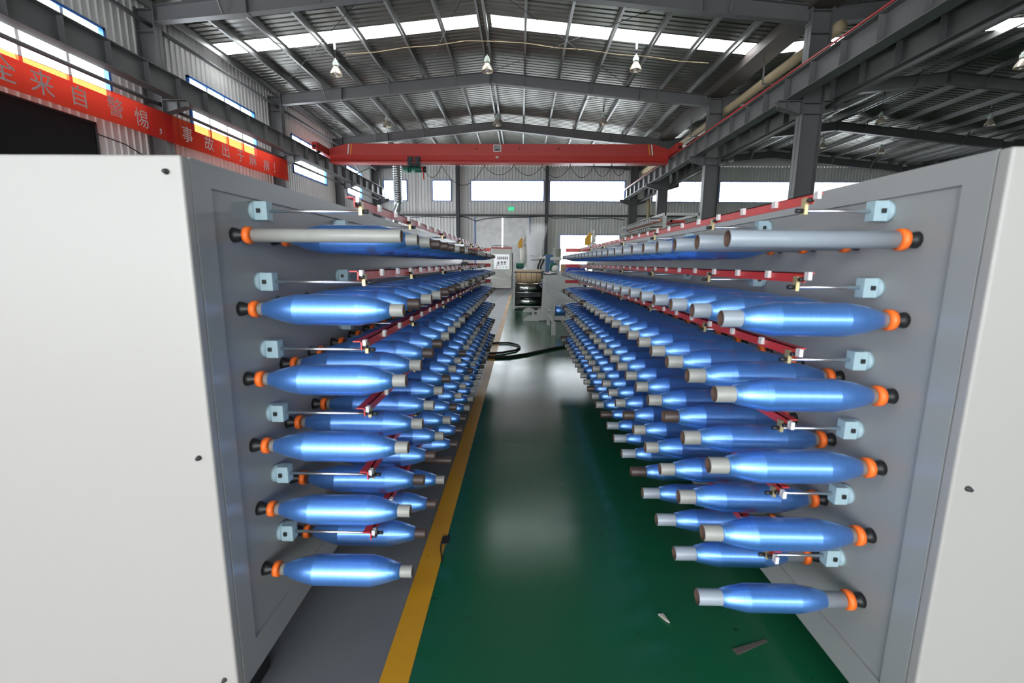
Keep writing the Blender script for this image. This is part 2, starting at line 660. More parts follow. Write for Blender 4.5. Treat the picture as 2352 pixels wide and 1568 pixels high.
for y in FR:
    for bi, r in enumerate(RIDGES):
        xa, xb = ((-9.0, 6.85), (7.35, 23.45), (23.95, 39.9))[bi]
        root = empty('roof_beam', (r, y, 7.8))
        inv = Matrix.Translation(-root.location)
        for sgn, xe in ((-1, xa), (1, xb)):
            def zt(x): return 8.17 - .1 * abs(x - r)
            mid = r + sgn * 5.5
            dep = {r: .38, mid: .37, xe: .36}
            o = MB()
            pts = [(r, zt(r)), (mid, zt(mid)), (xe, zt(xe)), (xe, zt(xe) - .36), (mid, zt(mid) - .40), (r, zt(r) - .38)]
            o.prism(pts, 'y', y - .005, y + .005, 'steel')
            for a, b, dz in ((0, 2, 0), (5, 4, 0), (4, 3, 0)):
                p, q = pts[a], pts[b]
                o.beam((p[0], y, p[1]), (q[0], y, q[1]), .2, .012, 'steel')
            k = o.build('rafter', root); k.matrix_parent_inverse = inv
            for x in (r + sgn * .02, mid, xe - sgn * .01):
                k = MB().box(x - .01, x + .01, y - .13, y + .13, zt(x) - .42, zt(x) + .03, 'steel').build('splice_plate', root)
                k.matrix_parent_inverse = inv
            for d in (1.25, 3.7, 6.1):
                x = r + sgn * d
                for yy in (-1, 1):
                    k = MB().beam((x, y + yy * .1, zt(x) - .36), (x, y + yy * .42, zt(x) + .1), .04, .04, 'steel').build('fly_brace', root)
                    k.matrix_parent_inverse = inv
        fn = {6.3: 'fourth', 12.3: 'third', 18.3: 'second', 24.3: 'first', 30.3: ''}[y]
        bay = ('over the crane bay', 'over the dark second bay', 'over the far third bay')[bi]
        lab = f'grey pitched roof beam {bay}, {fn} from the back wall' if fn else f'grey pitched roof beam {bay}, against the back wall'
        tag(root, lab, 'roof beam', None, 'structure')


# crane runway beams
def runway(xc, label, red=None):
    root = empty('runway_beam', (xc, 18, 5.25))
    inv = Matrix.Translation(-root.location)
    o = MB()
    o.box(xc - .15, xc + .15, 2, 30.1, 5.25, 5.266, 'steel').box(xc - .15, xc + .15, 2, 30.1, 5.764, 5.78, 'steel')
    o.box(xc - .006, xc + .006, 2, 30.1, 5.266, 5.764, 'steel')
    k = o.build('beam_body', root); k.matrix_parent_inverse = inv
    y = 6.3 - 3
    while y < 30.1:
        k = MB().box(xc - .13, xc + .13, y - .005, y + .005, 5.266, 5.764, 'steel').build('web_stiffener', root)
        k.matrix_parent_inverse = inv
        y += 1.0
    k = MB().box(xc - .03, xc + .03, 2, 30.1, 5.78, 5.83, 'steel_dark').build('crane_rail', root); k.matrix_parent_inverse = inv
    if red is not None:
        k = MB().box(red - .012, red + .012, 2, 30.0, 5.80, 5.835, 'red').build('conductor_bar', root); k.matrix_parent_inverse = inv
        tag(k, 'red conductor bar')
    tag(root, label, 'runway beam', None, 'structure')


runway(-8.7, 'dark grey crane runway beam along the windowed wall')
runway(6.55, 'grey crane runway beam with red conductor bar between the bays', 6.41)
runway(7.66, 'dark crane runway beam on the second bay side of the columns')

# tubes, gutter, tan pipe
for i, (a, b) in enumerate(zip(FR, FR[1:])):
    n = ('between the third and fourth columns', 'between the second and third columns', 'between the first and second columns', 'next to the back wall')[i]
    tag(MB().cyl((-9.08, a + .02, 5.13), (-9.08, b - .02, 5.13), .045, 'steel', 12).build('tie_tube'), f'grey tie tube below the runway beam on the windowed wall, {n}', 'tube', kind='structure')
    tag(MB().cyl((-9.15, a + .02, 6.96), (-9.15, b - .02, 6.96), .05, 'steel', 12).build('eave_tube'), f'grey eave tube above the high windows, {n}', 'tube', kind='structure')
    tag(MB().cyl((7.5, a + .02, 5.12), (7.5, b - .02, 5.12), .055, 'steel', 12).build('tie_tube'), f'grey tie tube along the columns dividing the bays, {n}', 'tube', kind='structure')
o = MB()
o.box(6.78, 7.42, 2, 30.4, 7.30, 7.31, 'gutter').box(6.78, 6.79, 2, 30.4, 7.31, 7.56, 'gutter').box(7.41, 7.42, 2, 30.4, 7.31, 7.56, 'gutter')
tag(o.build('valley_gutter'), 'brown sheet metal valley gutter between the two roofs', 'gutter', kind='structure')
o = MB()
o.lathe((7.52, 12.1, 6.86), (7.52, 30.2, 6.86), [(0, .0), (.0, .135), (18.1, .135), (18.1, 0)], 'tan', 20, True, False)
pr = tag(o.build('long_pipe'), 'long tan pipe lying on brackets under the valley gutter', 'pipe')
for y in (12.6, 15.3, 18.9, 21.3, 24.9, 27.3):
    k = MB().box(7.3, 7.74, y - .03, y + .03, 6.705, 6.725, 'steel').box(7.3, 7.33, y - .03, y + .03, 6.72, 7.31, 'steel').build('pipe_bracket', pr)

o = MB().path([(7.52, 29.9, 6.86), (7.58, 29.9, 6.62), (7.85, 29.9, 6.2), (7.95, 29.9, 5.8), (7.95, 29.9, 0)], .11, 'tan', 16)
o.build('downpipe', pr)
# ------------------------------------------------------------------ windows
WN = [0]


def window_x(x0, x1, z0, z1, y, n, label, rows=1, side=-1, fr=.05):
    """window in a wall of constant y"""
    WN[0] += 1
    root = empty(f'window_{WN[0]}', ((x0 + x1) / 2, y, z0))
    inv = Matrix.Translation(-root.location)
    o = MB()
    ya, yb = y - .05, y + .05
    o.box(x0, x1, ya, yb, z0, z0 + fr, 'blue_frame').box(x0, x1, ya, yb, z1 - fr, z1, 'blue_frame')
    o.box(x0, x0 + fr, ya, yb, z0, z1, 'blue_frame').box(x1 - fr, x1, ya, yb, z0, z1, 'blue_frame')
    k = o.build('window_frame', root); k.matrix_parent_inverse = inv
    wd = (x1 - x0) / n
    for i in range(1, n):
        k = MB().box(x0 + wd * i - .014, x0 + wd * i + .014, y - .03, y + .03, z0 + fr, z1 - fr, 'white').build('mullion', root)
        k.matrix_parent_inverse = inv
    hz = (z1 - z0) / rows
    for j in range(1, rows):
        k = MB().box(x0 + fr, x1 - fr, y - .03, y + .03, z0 + hz * j - .02, z0 + hz * j + .02, 'white').build('transom', root)
        k.matrix_parent_inverse = inv
    for i in range(n):
        for j in range(rows):
            a, b = x0 + wd * i + (.05 if i == 0 else .014), x0 + wd * (i + 1) - (.05 if i == n - 1 else .014)
            c, d = z0 + hz * j + .02, z0 + hz * (j + 1) - .02
            k = MB().box(a, b, y - .003, y + .003, c, d, 'glass').build('pane', root); k.matrix_parent_inverse = inv
    tag(root, label, 'window', None, 'structure')
    portal('daylight', ((x0 + x1) / 2, y - side * .12, (z0 + z1) / 2), (0, side, 0), x1 - x0, z1 - z0)


def window_y(y0, y1, z0, z1, x, n, label, side=1, fr=.06):
    WN[0] += 1
    root = empty(f'window_{WN[0]}', (x, (y0 + y1) / 2, z0))
    inv = Matrix.Translation(-root.location)
    o = MB()
    xa, xb = x - .05, x + .06
    o.box(xa, xb, y0, y1, z0, z0 + fr, 'blue_frame').box(xa, xb, y0, y1, z1 - fr, z1, 'blue_frame')
    o.box(xa, xb, y0, y0 + fr, z0, z1, 'blue_frame').box(xa, xb, y1 - fr, y1, z0, z1, 'blue_frame')
    k = o.build('window_frame', root); k.matrix_parent_inverse = inv
    wd = (y1 - y0) / n
    for i in range(1, n):
        k = MB().box(x - .03, x + .03, y0 + wd * i - .035, y0 + wd * i + .035, z0 + fr, z1 - fr, 'white').build('mullion', root)
        k.matrix_parent_inverse = inv
    for i in range(n):
        a, b = y0 + wd * i + .04, y0 + wd * (i + 1) - .04
        k = MB().box(x - .003, x + .003, a, b, z0 + fr, z1 - fr, 'glass').build('pane', root); k.matrix_parent_inverse = inv
    tag(root, label, 'window', None, 'structure')
    portal('daylight', (x - side * .12, (y0 + y1) / 2, (z0 + z1) / 2), (side, 0, 0), z1 - z0, y1 - y0)


for (a, b), lab in zip(LEFT_WIN, ['high window of the windowed wall nearest the gate wall', 'high window of the windowed wall, second from the gate wall', 'long high blue-framed window above the black board',
                                  'high blue-framed window behind the banner text end', 'high blue-framed window just past the banner end',
                                  'high blue-framed window by the corner, behind the crane']):
    if a > 6:
        window_y(a, b, WZL, WZ1, XL, 4 if b - a > 3 else 3, lab)
    else:
        window_y(a, b, WZL, WZ1, XL, 4, lab)
for (a, b), lab in zip(LEFT_LOW, ('added unseen low window of the windowed wall past the banner end', 'added unseen low window of the windowed wall by the back corner')):
    window_y(a, b, .9, 3.1, XL, 4, lab)
for (a, b), n, lab in zip(BACK_WIN, (2, 2, 7, 7, 4, 6, 6), ['high window behind the spiral duct', 'small two-pane square high window', 'long high window above the double door',
                                                         'long high window beside the runway beam end', 'high window of the second bay beside the dividing columns',
                                                         'wide high window in the middle of the second bay', 'high window at the far end of the second bay']):
    window_x(a, b, WZ0, WZ1, YB - .02, n, lab)
window_x(LOW_WIN[0], LOW_WIN[1], LOW_WIN[2], LOW_WIN[3], YB - .02, 5, 'large low window with two rows of panes', 2)
for (a, b), n, lab in zip([q for q in BACK_WIN if -6.0 < q[0] < 1], (2, 7), ['added unseen small high window over the open gate', 'added unseen long high window over the open gate', 'long high window beside the open gate',
                                                          'high gate wall window of the second bay', 'wide gate wall window of the second bay', 'last gate wall window of the second bay']):
    window_x(a, b, WZ0, WZ1, YF + .02, n, lab, 1, 1)  # unseen high openings in the gate wall, added as daylight sources
for q_, lab in zip(FRONT_LOW, ('added unseen long low window of the gate wall, windowed-wall side', 'added unseen long low window of the gate wall, column side')):
    window_x(q_[0], q_[1], q_[2], q_[3], YF + .02, 6, lab, 1, 1)
portal('daylight', ((DOORF[0] + DOORF[1]) / 2, YF - .12, DOORF[3] / 2), (0, 1, 0), DOORF[1] - DOORF[0], DOORF[3])

# back door (two sliding leaves with a bright gap)
root = empty('door_1', (-1.21, YB, 0))
inv = Matrix.Translation(-root.location)
for xa, xb in ((DOORB[0], -1.25), (-1.17, DOORB[1])):
    o = MB().box(xa, xb, YB - .04, YB, 0, 4.12, 'door_foil')
    k = o.build('door_leaf', root); k.matrix_parent_inverse = inv
    for j in range(1, 3):
        x = xa + (xb - xa) * j / 3
        k2 = MB().box(x - .02, x + .02, YB - .05, YB - .04, .05, 4.08, 'door_foil').build('door_seam', k); k2.matrix_parent_inverse = Matrix()
for xa, xb in ((DOORB[0] - .06, DOORB[0]), (DOORB[1], DOORB[1] + .06)):
    k = MB().box(xa, xb, YB - .08, YB, 0, 4.15, 'blue_frame').build('door_jamb', root); k.matrix_parent_inverse = inv
tag(root, 'tall double door of dull silver leaves with a bright gap', 'door', None, 'structure')
tag(MB().box(-9, 6.8, 30.33, 30.45, 4.2, 4.32, 'steel_dark').build('trim_1'), 'dark horizontal wall girt above the double door', 'girt', kind='structure')
tag(MB().box(7.3, 40, 30.33, 30.45, 4.2, 4.32, 'steel_dark').build('trim_2'), 'dark horizontal wall girt of the second bay', 'girt', kind='structure')




def part(mb_, name, root, label=None):
    k = mb_.build(name, root)
    if root.type == 'EMPTY':
        k.matrix_parent_inverse = Matrix.Translation(-root.location)
    if label: k['label'] = label
    return k


# ------------------------------------------------------------------ creels
ORD = ['first', 'second', 'third', 'fourth', 'fifth', 'sixth', 'seventh', 'eighth', 'ninth', 'tenth', 'eleventh', 'twelfth', 'thirteenth',
       'fourteenth', 'fifteenth', 'sixteenth', 'seventeenth', 'eighteenth', 'nineteenth', 'twentieth', 'twenty-first', 'twenty-second',
       'twenty-third', 'twenty-fourth']
ROWS = ['top row', 'second row', 'third row', 'fourth row', 'fifth row', 'bottom row']


def tube_mesh(name, L, r, outer):
    o = MB()
    o.lathe((0, 0, 0), (1, 0, 0), [(0, r * .9), (0, r), (L - .002, r), (L, r - .001)], outer, 24, True, False)
    o.lathe((0, 0, 0), (1, 0, 0), [(L, r - .001), (L, r * .84), (L - .12, r * .84), (L - .12, 0)], 'tube_inner', 24, True, False)
    return o.mesh(name)


def yarn_mesh(name, prof):
    o = MB()
    for a, b in ((0, 6), (5, 7), (6, len(prof))):
        o.lathe((0, 0, 0), (1, 0, 0), prof[a:b], 'yarn', 40, True, False)
    me = o.mesh(name)
    return me


def creel(side):
    left = side == 'L'
    s_ = 1 if left else -1
    X0 = -.77 if left else .97
    YC = 1.09 if left else .99
    YE = 6.35
    wdt = .95
    ring = -.7304 if left else .933
    tip = -.3215 if left else .514
    y0 = 1.262 if left else 1.183
    z0 = 1.367 if left else 1.362
    ZT = 1.534
    xb = X0 - s_ * wdt
    who = 'creel beside yellow line' if left else 'creel on green floor'
    root = empty('bobbin_creel', (X0 - s_ * wdt / 2, (YC + YE) / 2, 0))
    tag(root, 'long grey bobbin creel with cream end panel, standing beside the yellow floor line' if left else
        'long grey bobbin creel with cream end panel, standing on the green floor', 'creel')
    # shell
    o = MB()
    o.box(X0, xb, YC - .012, YC + .018, .1, ZT, 'creel_end')
    ep = part(o, 'end_panel', root, 'cream painted sheet end panel')
    bv = ep.modifiers.new('bevel', 'BEVEL'); bv.width = .006; bv.segments = 3
    for z in (1.497, .809, .16):
        for x in (X0 - s_ * .035, xb + s_ * .035):
            MB().lathe((x, YC - .022, z), (x, YC - .012, z), [(0, .0), (0, .0045), (.006, .0045), (.006, .0065), (.01, .0065)], 'black', 10, True, False).build('bolt', ep)
    part(MB().box(X0 - s_ * .008, X0 - s_ * .02, YC + .08, YE - .08, .19, 1.478, 'creel'), 'side_panel', root)
    part(MB().box(X0, X0 - s_ * .03, YC + .018, YE, 1.475, ZT, 'creel'), 'top_rail', root)
    part(MB().box(X0, X0 - s_ * .03, YC + .018, YE, .1, .2, 'creel'), 'bottom_rail', root)
    part(MB().box(X0, X0 - s_ * .03, YC + .018, YC + .085, .2, 1.475, 'creel'), 'corner_post', root)
    part(MB().box(X0, X0 - s_ * .03, YE - .085, YE, .2, 1.475, 'creel'), 'corner_post', root)
    part(MB().box(X0 - s_ * .03, xb, YC + .018, YE, ZT - .015, ZT, 'creel'), 'top_panel', root)
    part(MB().box(xb, xb + s_ * .02, YC + .018, YE, .1, ZT - .015, 'creel'), 'back_panel', root)
    part(MB().box(X0 - s_ * .03, xb + s_ * .02, YE - .02, YE, .1, ZT - .015, 'creel'), 'far_end_panel', root)
    part(MB().box(X0 - s_ * .03, xb + s_ * .02, YC + .02, YE - .02, .1, .12, 'creel'), 'base_panel', root)
    for y in (YC + .1, YC + 1.4, YC + 2.7, YC + 4.0, YE - .1):
        for x in (X0 - s_ * .06, xb + s_ * .06):
            part(MB().box(x - .03, x + .03, y - .09, y + .09, .0, .1, 'black'), 'foot', root)
    # spindles
    hub = MB().lathe((0, 0, 0), (1, 0, 0), [(0, .0), (0, .021), (.012, .018), (.03, .010), (.034, .010)], 'black', 16, True, False).mesh('spindle')
    r_t = .018 if left else .022
    rg = MB().lathe((0, 0, 0), (1, 0, 0), [(0, .009), (0, r_t + .005), (.014, r_t + .005), (.014, .009)], 'orange', 24, True, False).mesh('locking_ring')
    for i in range(6):
        for k in range(24):
            sp = link('spindle', hub, root, None, (0, 0, 0 if left else PI))
            sp.location = Vector((X0 - s_ * .008, y0 + .2 * k, z0 - .2 * i)) - root.location
            q = link('locking_ring', rg, sp, (abs(ring - X0) + .008 - .014, 0, 0))
    # guide bars
    for i in range(6):
        xv = -.468 if left else .762
        zt = (1.478 if left else 1.484) - .2055 * i
        yb0 = 1.33 if left else 1.26
        o = MB()
        o.box(xv, xv - s_ * .026, yb0, 6.15, zt - .003, zt, 'red')
        o.box(xv, xv - s_ * .003, yb0, 6.15, zt - .027, zt, 'red')
        gb = part(o, 'guide_bar', root, 'red painted angle bar')
        ey = MB()
        ey.box(0, .010, -.009, -.003, -.019, .002, 'ceramic').box(0, .010, .003, .009, -.019, .002, 'ceramic').box(0, .010, -.003, .003, -.019, -.008, 'ceramic').box(0, .002, -.003, .003, -.008, -.001, 'black')
        if left or i == 0:
            eym = ey.mesh('yarn_guide')
        yg = 1.345 if left else 1.237
        for k in range(24):
            e = link('yarn_guide', eym, gb, (xv, yg + .2 * k, zt), (0, 0, 0 if left else PI))
        for j, dy in enumerate((0, .6, 1.4, 2.2, 3.0, 3.8, 4.6)):
            yr = (1.365 if left else 1.286) + dy
            zr = 1.441 - .2025 * i
            o = MB().cyl((X0 - s_ * .0, yr, zr), (xv + s_ * .012, yr, zr), .0045, 'chrome', 10)
            rod = part(o, 'support_rod', root, 'thin chrome rod')
            b = MB()
            b.lathe((X0 - s_ * .008, yr, zr), (X0 + s_ * .004, yr, zr), [(0, 0), (0, .028), (.012, .028), (.012, 0)], 'block', 20, True, False)
            b.box(X0 + s_ * .004, X0 + s_ * .040, yr - .016, yr + .016, zr - .026, zr + .026, 'block')
            blk = b.build('mount_block', rod); blk['label'] = 'pale blue plastic mounting block'
            MB().box(X0 + s_ * .012, X0 + s_ * .022, yr - .022, yr - .016, zr - .006, zr + .006, 'black').build('set_screw', rod)
            c = MB().box(xv + s_ * .001, xv + s_ * .010, yr - .009, yr + .009, zr - .010, zt - .010, 'brass')
            c.build('clamp', rod)
            MB().cyl((xv + s_ * .010, yr, zr), (xv + s_ * .028, yr, zr), .006, 'black', 8).build('clamp_bolt', rod)
            MB().cyl((xv, yr - .025, zt - .018), (xv + s_ * .014, yr - .025, zt - .018), .0055, 'black', 8).build('bar_bolt', rod)
    # red collector bars across the far end
    for z in (1.47, 1.262, 1.05):
        o = MB().box(X0 + s_ * .03, X0 + s_ * .36, YE + .0, YE + .03, z - .025, z + .02, 'red')
        cb = part(o, 'collector_bar', root, 'red cross bar at the far end')
        part(MB().box(X0 - s_ * .02, X0 + s_ * .05, YE, YE + .05, z - .05, z + .04, 'machine'), 'collector_bracket', root)
    # bobbins ------------------------------------------------------------
    L = abs(tip - ring) - .007
    if left:
        prof = [(.012, .0182), (.022, .0215), (.045, .030), (.075, .0375), (.092, .0410), (.108, .044), (.278, .044), (.300, .0395), (.330, .032), (.364, .0215), (.366, .0182)]
        tubes = {c: tube_mesh('tube_' + c, L, r_t, 'tube_' + c) for c in ('grey', 'brown')}
        bare = {(0, 0), (5, 4)}
        known = {(1, 1): 'brown', (1, 5): 'brown', (2, 2): 'brown', (2, 3): 'brown', (4, 1): 'brown', (4, 2): 'brown', (5, 1): 'brown', (5, 2): 'brown',
                 (5, 4): 'brown', (0, 3): 'brown', (0, 4): 'brown', (0, 5): 'brown'}
        rg_ = random.Random(5)
    else:
        prof = [(.010, .0222), (.022, .027), (.050, .0355), (.078, .0410), (.094, .0435), (.107, .045), (.276, .045), (.298, .0408), (.326, .0345), (.360, .0255), (.362, .0222)]
        tubes = {c: tube_mesh('tube_' + c, L, r_t, 'tube_' + c) for c in ('grey', 'brown', 'blue')}
        bare = {(0, 0), (0, 1), (0, 2), (5, 23)}
        known = {(5, 23): 'brown'}
        rg_ = random.Random(11)
    small = [(.045 + t * .83, r if r < r_t + .001 else r_t + (r - r_t) * .72) for t, r in prof]
    ym = yarn_mesh('yarn_package', prof)
    ysm = yarn_mesh('yarn_package_small', small)
    for i in range(6):
        for k in range(24):
            c = 'grey'
            if not left and i < 2: c = 'blue'
            if not left and i == 5: c = 'blue' if k < 8 else 'grey'
            if k > 1 and not (not left and i < 2) and rg_.random() < (.28 if left else .17): c = 'brown'
            if (i, k) in known: c = known[(i, k)]
            elif k < 2: c = c if c != 'brown' else 'grey'
            b = empty('yarn_bobbin' if (i, k) not in bare else 'bare_tube', (ring + s_ * .007, y0 + .2 * k, z0 - .2 * i))
            if not left: b.rotation_euler = (0, 0, PI)
            link('tube', tubes[c], b)
            tn = {'grey': 'grey', 'brown': 'brown', 'blue': 'blue-grey'}[c]
            if (i, k) in bare:
                tag(b, f'bare {tn} winding tube, {ROWS[i]}, {ORD[k]} from end panel, {who}', 'tube', 'winding tubes without yarn')
            else:
                sm = (not left and i == 5 and k < 9)
                y = link('yarn_package', ysm if sm else ym, b)
                f = rg_.uniform(.965, 1.03)
                y.scale = (1, f, f)
                y.rotation_euler = (rg_.uniform(0, 6.28), 0, 0)
                tag(b, f'blue yarn bobbin, {tn} tube, {ROWS[i]}, {ORD[k]} from end panel, {who}', 'bobbin', 'blue yarn bobbins on the ' + who)
    return root


creel('L')
creel('R')

# ------------------------------------------------------------------ text helper
_dg = None


def glyph(ch, size, m, depth=.002):
    cu = bpy.data.curves.new('glyph', 'FONT')
    cu.body = ch
    cu.size = size
    cu.extrude = depth
    cu.resolution_u = 2
    cu.align_x = 'CENTER'
    cu.align_y = 'CENTER'
    t = bpy.data.objects.new('glyph', cu)
    col.objects.link(t)
    bpy.context.view_layer.update()
    me = bpy.data.meshes.new_from_object(t.evaluated_get(bpy.context.evaluated_depsgraph_get()))
    bpy.data.objects.remove(t)
    me.materials.clear()
    me.materials.append(MATS[m])
    return me


# ------------------------------------------------------------------ banner
root = empty('wall_banner', (-8.88, 12.3, 4.2))
o = MB()
N = 60
ys = [6.6 + (18.13 - 6.6) * i / N for i in range(N + 1)]


def bx(y): return -8.88 + .018 * math.sin(y * 1.9) + .01 * math.sin(y * 4.3)
def bt(y): return 4.79 + .021 * (y - 6.6)
def bb(y): return 4.19 + .008 * (y - 6.6)


for a, b in zip(ys, ys[1:]):
    for t0, t1 in ((0, .5), (.5, 1)):
        o.face([(bx(a), a, bb(a) + (bt(a) - bb(a)) * t0), (bx(b), b, bb(b) + (bt(b) - bb(b)) * t0),
                (bx(b), b, bb(b) + (bt(b) - bb(b)) * t1), (bx(a), a, bb(a) + (bt(a) - bb(a)) * t1)], 'banner', True)
part(o, 'cloth', root, 'thin red cloth, glowing orange along its top edge')
part(MB().cyl((-8.89, 6.6, bt(6.6) + .005), (-8.89, 18.13, bt(18.13) + .005), .006, 'steel_dark', 6), 'hanging_wire', root)
for ch, y, z, sz in (('安', 7.6, 4.46, .46), ('全', 8.352, 4.474, .46), ('来', 9.017, 4.468, .46), ('自', 9.752, 4.484, .42), ('警', 10.55, 4.525, .42), ('惕', 11.282, 4.513, .42),
                     ('，', 11.95, 4.50, .42), ('事', 12.812, 4.55, .42), ('故', 13.602, 4.519, .42), ('出', 14.358, 4.503, .42), ('于', 15.119, 4.518, .40),
                     ('麻', 15.841, 4.536, .42), ('痹', 16.604, 4.521, .42), ('！', 17.25, 4.56, .46)):
    g = link('character', glyph(ch, sz, 'silver_text'), root)
    g.matrix_parent_inverse = Matrix.Translation(-root.location)
    g.matrix_basis = Matrix(((0, 0, 1, bx(y) + .012), (1, 0, 0, y), (0, 1, 0, z), (0, 0, 0, 1)))
tag(root, 'long red cloth banner with silver Chinese characters under the high windows', 'banner')

# black board on the wall
root = empty('black_board', (-9.42, 8.6, 2.0))
part(MB().box(-9.46, -9.40, 6.5, 10.6, 1.9, 4.24, 'blackboard'), 'board_face', root)
o = MB().box(-9.46, -9.385, 10.58, 10.63, 1.88, 4.27, 'black').box(-9.46, -9.385, 6.47, 10.63, 4.235, 4.27, 'black')
part(o, 'board_frame', root)
tag(root, 'large plain black board on the wall under the red banner', 'board')
# cable along the left wall
pts = [(-9.44, 10.63, 4.05), (-9.44, 11.4, 4.0), (-9.43, 11.9, 3.86), (-9.44, 12.2, 3.7)]
tag(MB().path(pts, .012, 'rubber').build('wall_cable'), 'thin cable along the wall between black board and column', 'cable')

# ------------------------------------------------------------------ overhead crane
GY = 21.5
root = empty('overhead_crane', (-1.1, GY, 5.83))
prof = [(GY - .24, 6.40), (GY - .24, 5.92), (GY - .17, 5.72), (GY - .27, 5.66), (GY - .27, 5.60), (GY + .27, 5.60), (GY + .27, 5.66), (GY + .17, 5.72), (GY + .24, 5.92), (GY + .24, 6.40)]
o = MB()
xs = [-8.55, -7.7, 5.75, 6.45]


def sect(t):
    return [(y, z if z < 5.7 or t == 0 else (z - (z - 6.0) * .55 if z > 6.3 else z)) for y, z in prof]


secs = [(-8.5, sect(1)), (-7.65, sect(0)), (5.75, sect(0)), (6.4, sect(1))]
for (xa, pa), (xb, pb) in zip(secs, secs[1:]):
    n = len(pa)
    for i in range(n):
        j = (i + 1) % n
        o.face([(xa, *pa[i]), (xb, *pb[i]), (xb, *pb[j]), (xa, *pa[j])], 'red_crane')
gd = part(o, 'girder', root, 'red box girder')
for x, lab in ((-8.66, 0), (6.5, 1)):
    o = MB().box(x - .11, x + .11, 20.15, 22.85, 5.9, 6.2, 'red_crane')
    et = part(o, 'end_truck', root)
    for y in (20.5, 22.5):
        MB().cyl((x - .06, y, 5.92), (x + .06, y, 5.92), .09, 'black', 16).build('wheel', et)
    MB().box(x - .05, x + .05, 20.08, 20.15, 5.97, 6.07, 'black').build('buffer', et)
for x, sl in ((-7.62, 1), (-7.5, 1), (5.62, -1), (5.5, -1)):
    m = 'white' if x in (-7.62, 5.62) else 'yellow_stripe'
    o = MB()
    o.face([(x - .02, GY - .243, 6.38), (x + .03, GY - .243, 6.38), (x + .03 - sl * .07, GY - .243, 5.95), (x - .02 - sl * .07, GY - .243, 5.95)], m)
    o.build('stripe', gd)
pl = MB().box(-1.25, -.91, GY - .25, GY - .241, 6.08, 6.36, 'white').build('load_plate', gd)
MB().box(-1.22, -.94, GY - .253, GY - .25, 6.11, 6.33, 'black').build('plate_field', gd)
g = link('plate_text', glyph('5吨', .17, 'white'), gd)
g.matrix_basis = Matrix(((1, 0, 0, -1.08), (0, 0, -1, GY - .256), (0, 1, 0, 6.22), (0, 0, 0, 1)))
MB().box(-1.15, -1.03, GY - .26, GY - .2, 5.80, 5.88, 'machine').build('small_plate', gd)
for x in (-2.0, -.1, 1.6):
    MB().lathe((x, GY - .3, 6.2), (x, GY - .24, 6.2), [(0, 0), (0, .025), (.06, .025)], 'black', 10, True, False).build('girder_lamp', gd)
tag(root, 'red single-girder overhead crane with white 5-ton plate spanning the bay', 'crane')

# hoist
root = empty('electric_hoist', (-4.75, GY, 5.2))
o = MB().cyl((-5.02, GY, 5.36), (-4.36, GY, 5.36), .12, 'green', 20).cyl((-5.0, GY, 5.36), (-4.95, GY, 5.36), .135, 'green', 20)
o.cyl((-4.75, GY, 5.36), (-4.72, GY, 5.36), .13, 'green', 20)
part(o, 'drum', root, 'dark green drum casing')
part(MB().lathe((-5.32, GY, 5.36), (-5.0, GY, 5.36), [(0, .03), (.02, .09), (.1, .11), (.18, .11), (.18, .14), (.28, .14), (.28, .1), (.32, .1)], 'green', 20), 'motor', root)
part(MB().cyl((-4.4, GY, 5.36), (-4.26, GY, 5.36), .135, 'black', 16), 'gearbox', root)
for x in (-4.92, -4.6):
    part(MB().box(x - .12, x + .12, GY - .3, GY - .2, 5.52, 5.85, 'black').cyl((x, GY - .34, 5.74), (x, GY - .25, 5.74), .1, 'black', 16), 'trolley_side', root)
part(MB().box(-5.0, -4.5, GY - .2, GY + .2, 5.46, 5.55, 'black'), 'trolley_frame', root)
part(MB().cyl((-4.43, GY - .14, 5.36), (-4.38, GY - .14, 5.36), .12, 'red', 16), 'limit_switch_cover', root)
part(MB().cyl((-4.38, GY - .1, 5.22), (-4.37, GY - .1, 4.92), .03, 'red', 10), 'rope_guide', root)
for x in (-4.78, -4.74, -4.7):
    part(MB().cyl((x, GY, 5.26), (x, GY, 1.9), .006, 'steel_dark', 6), 'rope', root)
part(MB().box(-4.8, -4.68, GY - .05, GY + .05, 1.7, 1.9, 'yellow'), 'hook_block', root)
tag(root, 'dark green electric hoist hanging from the red crane girder', 'hoist')
# festoon cable
root = empty('festoon_cable', (0, GY, 5.5))
hang = [atY(q, 380, GY + .1).x for q in (1014, 1112, 1181, 1246, 1310, 1364, 1405, 1440)]
st = Vector((-4.3, GY + .1, 5.25))
prev = st
for i, x in enumerate(hang):
    q = Vector((x, GY + .1, 5.56))
    part(MB().path(catenary(prev, q, (.35, .85, .4, .42, .5, .5, .45, .4)[i]), .012, 'rubber', 6), 'cable_loop', root)
    part(MB().box(x - .02, x + .02, GY + .07, GY + .13, 5.55, 5.60, 'steel'), 'cable_trolley', root)
    prev = q
tag(root, 'black hoist power cable hanging in loops under the crane girder', 'cable')


